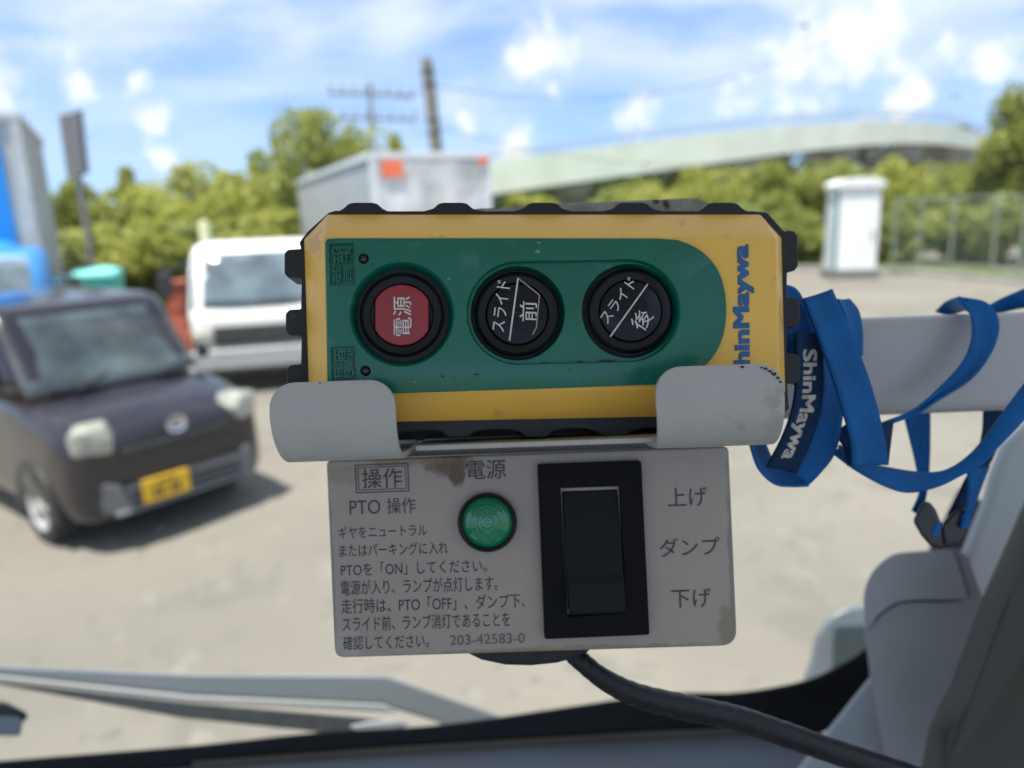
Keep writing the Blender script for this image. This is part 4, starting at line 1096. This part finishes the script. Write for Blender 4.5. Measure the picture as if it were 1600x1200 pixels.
    # no interior: panes are opaque, their blotchy tone imitates varied reflections
build_car()


def build_truck(name, label, cat, M, w, hc, lc, paint, body, bl, bh, bmat_, extra=None, zb=.42):
    """Cab-over truck: front at x = 0 facing +x, body behind it ('box' or 'bed')."""
    t = thing(name, label, cat, M)
    PL = mat('truck_black', (.025, .025, .026), .6, var=.15); GR = mat('truck_bumper_grey', (.38, .39, .39), .5, var=.06)
    h2 = w / 2
    # cab: rings going up
    lv = [(zb, -.06, -lc, h2 * .97), (.80, 0, -lc, h2), (1.0, 0, -lc, h2), (1.04, -.02, -lc, h2), (hc * .80, -.20, -lc, h2 * .95), (hc - .12, -.34, -lc + .02, h2 * .90), (hc - .03, -.45, -lc + .06, h2 * .84), (hc, -.62, -lc + .16, h2 * .70)]
    def ring(z, xf, xr, ww, n=36):
        out = []
        for k in range(n):
            a = 2 * math.pi * (k + .5) / n; e = .22; ca, sa = math.cos(a), math.sin(a)
            out.append(((xf + xr) / 2 + (xf - xr) / 2 * math.copysign(abs(ca) ** e, ca), ww * math.copysign(abs(sa) ** e, sa), z))
        return out
    cabo = MB().loft([ring(*l) for l in lv]).build('cab', paint, t, bevel=.015)
    def at(z):
        for a, b in zip(lv, lv[1:]):
            if a[0] <= z <= b[0]:
                k = (z - a[0]) / (b[0] - a[0]); return [a[i] + (b[i] - a[i]) * k for i in range(4)]
    rws = []
    for z in np.linspace(1.10, hc - .13, 7):
        _, xf, xr, ww = at(z); rws.append([(xf + .012 - .05 * abs(v) ** 4, v * ww * .92, z) for v in np.linspace(-1, 1, 11)])
    MB().grid(rws).build('windscreen', GLASST, cabo, solid=.01)
    for s in (-1, 1):
        q = [[(xf0 + (xr0 - xf0) * u, s * (at(z)[3] + .01), z) for u in np.linspace(0, 1, 4)] for z, xf0, xr0 in ((1.08, -.16, -lc + .25), (1.4, -.28, -lc + .25), (hc - .22, -.46, -lc + .27))]
        MB().grid(q).build('side_window', GLASSD, cabo, solid=.01)
        MB().box((-.03, s * h2 * .80, .74), (.05, h2 * .13, .075)).build('headlamp', LAMPM, t, bevel=.02)
        MB().box((-.06, s * h2 * .985, .74), (.07, .02, .06)).build('indicator', mat('amber_lamp', (.62, .17, .02), .3), t, bevel=.01)
        mr = MB().tube([(-.15, s * h2 * .97, 1.15), (.02, s * (h2 + .16), 1.22), (.02, s * (h2 + .18), 1.60), (-.25, s * h2 * .94, 1.66)], .015, 6).build('mirror_stay', PL, t)
        MB().box((.02, s * (h2 + .17), 1.42), (.03, .08, .15)).build('mirror_head', PL, mr, bevel=.02)
        wheel(t, -.85, s * (h2 - .14), .34, .2, s); wheel(t, -lc - bl * .62, s * (h2 - .16), .34, .26, s)
    MB().box((.005, 0, .755), (.02, h2 * .64, .12)).build('grille', PL, t, bevel=.01)
    MB().box((-.02, 0, .46), (.06, h2 * .98, .13)).build('bumper', GR, t, bevel=.03)
    MB().box((-.07, 0, .30), (.04, h2 * .9, .05)).build('valance', PL, t)
    g = MB()
    for s in (-1, 1): g.box((-(lc + bl) / 2 - .2, s * .36, .52), ((lc + bl) / 2 - .1, .04, .09))
    g.build('chassis', PL, t)
    x0 = -lc - .10
    if body == 'box':
        bw = extra.get('bw', w + .1) / 2
        bo = MB().box((x0 - bl / 2, 0, .75 + (bh - .75) / 2), (bl / 2, bw, (bh - .75) / 2)).build('cargo_box', bmat_, t, bevel=.02)
        fr = extra.get('frame', GR); g = MB()
        for s in (-1, 1):
            g.box((x0 + .005, s * (bw - .05), .75 + (bh - .75) / 2), (.03, .06, (bh - .75) / 2 + .01))
            g.box((x0 - bl / 2, s * (bw - .0), bh - .03), (bl / 2, .04, .05)); g.box((x0 - bl / 2, s * bw, .80), (bl / 2, .03, .06))
        g.box((x0 + .005, 0, bh - .03), (.034, bw + .01, .05)); g.box((x0 - bl + .005, 0, bh - .03), (.034, bw + .01, .05))
        g.build('box_frame', fr, bo, bevel=.008)
        if 'front' in extra: MB().box((x0 + .015, 0, .75 + (bh - .75) / 2), (.012, bw - extra.get('margin', .12), (bh - .75) / 2 - .08)).build('front_panel', extra['front'], bo, bevel=.005)
        for (y, z, hw, hh) in extra.get('markers', ()):
            MB().box((x0 + .045, y, z), (.02, hw, hh)).build('marker_lamp', mat('marker_orange', (.75, .16, .06), .4), bo, bevel=.01)
        for s in (-1, 1):
            if extra.get('ribs'):
                g = MB()
                for k in range(14): g.box((x0 - .15 - k * (bl - .3) / 13, s * (bw + .004), .8 + (bh - .8) / 2), (.015, .008, (bh - .95) / 2))
                g.build('side_rib', fr, bo)
    else:
        bo = MB().box((x0 - bl / 2, 0, .78), (bl / 2, h2, .05)).build('load_bed', bmat_, t, bevel=.01)
        for s in (-1, 1): MB().box((x0 - bl / 2, s * (h2 - .02), .98), (bl / 2, .02, .17)).build('side_board', bmat_, t, bevel=.008)
        MB().box((x0 - .03, 0, 1.15), (.03, h2, .34)).build('headboard', bmat_, t, bevel=.01)
        MB().box((x0 - bl + .02, 0, .98), (.02, h2 - .05, .17)).build('tailboard', bmat_, t, bevel=.008)
    return t


def place(front, f):
    """Matrix with +x along f and the origin at the given ground point."""
    a = math.atan2(f.y, f.x); return Matrix.Translation((front.x, front.y, 0)) @ Matrix.Rotation(a, 4, 'Z')


def build_trucks():
    WH = mat('truck_white_paint', (.78, .77, .73), .35, var=.03, spec=.5, coat=.3)
    # white flatbed truck
    A = R(14); f = Vector((math.sin(A), -math.cos(A), 0)); lft = Vector((-f.y, f.x, 0))     # lft: the truck's own left
    # image-left end of the front is the truck's right-hand corner
    cor = G(306, 622); cor.z = 0
    build_truck('flatbed_truck', 'white cab-over flatbed truck standing between the dark minicar and the remote control', 'truck', place(cor + lft * .85, f), 1.7, 1.89, 1.45, WH, 'bed', 3.0, 1.2, mat('bed_blue_grey', (.30, .33, .36), .5))
    # grey box truck
    zt = 3.1; n = G(577, 240, zt); fa = G(446, 291, zt); d = (n - fa); d.z = 0; L_ = min(9.0, d.length); f = d.normalized(); lft = Vector((-f.y, f.x, 0))
    bw = 2.0
    front = n + lft * (bw / 2) + f * 1.75
    BOXM = mat('box_dull_aluminium', (.36, .37, .38), .5, var=.06, scale=1.2)
    FR_ = mat('box_front_blotchy', (.44, .45, .45), .55, var=.32, scale=2.6, detail=2)
    build_truck('box_truck', 'truck with a tall grey cargo box and orange marker lamps parked behind the remote control', 'truck', place(front, f), 1.85, 2.0, 1.65, WH, 'box', L_, zt, BOXM,
                {'bw': bw, 'frame': mat('box_pale_frame', (.60, .62, .63), .5), 'front': FR_, 'markers': [(-.66, zt - .24, .17, .12), (.88, zt - .12, .07, .06)]})
    # tall truck with the blue panel at the picture edge
    A = R(27); f = Vector((math.sin(A), -math.cos(A), 0)); lft = Vector((-f.y, f.x, 0))
    zt = 3.65; c = G(28, 180, zt); c.z = 0; bw = 2.2
    front = c - lft * (bw / 2) + f * 1.95
    BL = mat('truck_blue_paint', (.012, .27, .66), .4, var=.06)
    build_truck('box_truck', 'tall pale grey cargo truck whose front panel is bright blue', 'truck', place(front, f), 2.0, 2.0, 1.8, BL, 'box', 3.6, zt, mat('box_pale_grey', (.52, .51, .47), .6, var=.1, scale=1.5),
                {'bw': bw, 'frame': mat('box_weathered_frame', (.55, .54, .50), .6, var=.15), 'front': BL, 'ribs': True, 'margin': .26})
    # low blue truck beyond the minicar
    A = R(28); f = Vector((math.sin(A), -math.cos(A), 0)); lft = Vector((-f.y, f.x, 0))
    c = U(92, 470, 8.9); c.z = 0
    build_truck('flatbed_truck', 'blue cab-over flatbed truck showing its roof and windscreen behind the minicar', 'truck', place(c - lft * .83, f), 1.66, 1.93, 1.4, mat('truck_mid_blue_paint', (.03, .20, .50), .35, var=.06, coat=.3), 'bed', 2.6, 1.2, mat('bed_blue', (.05, .18, .40), .5))
build_trucks()


# ================================================================== SMALL THINGS IN THE YARD
def build_small():
    # teal bin with a lid
    a = U(113, 424, 11.4); b = U(183, 424, 11.4); c = (a + b) / 2; w = (b - a).length; h = a.z
    M = Matrix.Translation((c.x, c.y, 0)) @ Matrix.Rotation(R(20), 4, 'Z')
    t = thing('storage_bin', 'teal lidded storage bin in front of the hedge', 'bin', M)
    TM = mat('teal_plastic', (.09, .60, .46), .5, var=.08)
    g = MB()
    def rr(s, z): return [(x, y, z) for x, y in rpoly([(-w / 2 * s, -.4 * s), (w / 2 * s, -.4 * s), (w / 2 * s, .4 * s), (-w / 2 * s, .4 * s)], .08, 4)]
    g.loft([rr(.88, 0), rr(.95, h * .5), rr(.99, h - .12)]).build('tub', TM, t, bevel=.01)
    MB().loft([rr(1.03, h - .12), rr(1.05, h - .06), rr(.98, h), rr(.5, h + .05)]).build('lid', mat('teal_lid', (.20, .68, .56), .45, var=.06), t, bevel=.01)
    # rust-red drum
    p = U(279, 438, 11.8); M = Matrix.Translation((p.x, p.y, 0)); h = p.z
    prof = [(.0, 0), (.21, 0), (.22, .02), (.21, .04), (.21, h * .33), (.222, h * .34), (.21, h * .36), (.21, h * .66), (.222, h * .67), (.21, h * .69), (.21, h - .03), (.22, h - .015), (.21, h), (.19, h - .02), (.01, h - .02)]
    d = MB(); d.loft([[(r * math.cos(2 * math.pi * k / 28), r * math.sin(2 * math.pi * k / 28), z) for k in range(28)] for r, z in prof[1:]])
    o = d.build('steel_drum', mat('rust_red_paint', (.36, .075, .03), .6, var=.25, scale=5)); o.matrix_world = M
    tag(o, 'rust-red steel drum beside the white flatbed truck', 'drum')
    # pale post
    p = U(318, 346, 13.2); M = Matrix.Translation((p.x, p.y, 0)); h = p.z
    g = MB().loft([[(r * math.cos(2 * math.pi * k / 16), r * math.sin(2 * math.pi * k / 16), z) for k in range(16)] for r, z in ((.09, 0), (.09, h - .03), (.075, h), (.02, h + .02))])
    o = g.build('post', mat('pale_post_paint', (.60, .60, .36), .6, var=.1)); o.matrix_world = M
    tag(o, 'pale yellow post standing behind the roof of the white cab', 'post')
    # slatted panel on its pole
    q = [U(x, y, 17) for x, y in ((91, 178), (122, 171), (133, 270), (105, 277))]
    base = (q[2] + q[3]) / 2; M = Matrix.Translation((base.x, base.y, 0)); I = M.inverted()
    t = thing('slatted_panel', 'grey slatted panel high on a pole beside the tall truck', 'panel', M)
    SM = mat('panel_grey', (.20, .20, .205), .6, var=.1); dpt = Vector((0, .18, 0))
    ql = [I @ v for v in q]
    MB().loft([[v + dpt for v in ql], ql]).build('panel', mat('panel_backing', (.13, .13, .14), .7), t, bevel=.01)
    for k in range(12):
        u0, u1 = k / 12 + .012, (k + 1) / 12 - .025
        a, b, c, d = ql[0].lerp(ql[3], u0), ql[1].lerp(ql[2], u0), ql[1].lerp(ql[2], u1), ql[0].lerp(ql[3], u1)
        y = Vector((0, -.03, 0)); MB().loft([[a, b, c, d], [a + y * .3, b + y * .3, c + y, d + y]]).build('slat', SM, t)
    MB().tube([(0, .09, 0), tuple((ql[2] + ql[3]) / 2 + dpt * .5), tuple((ql[0] + ql[1]) / 2 + dpt * .5)], .07, 10).build('pole', SM, t)
build_small()
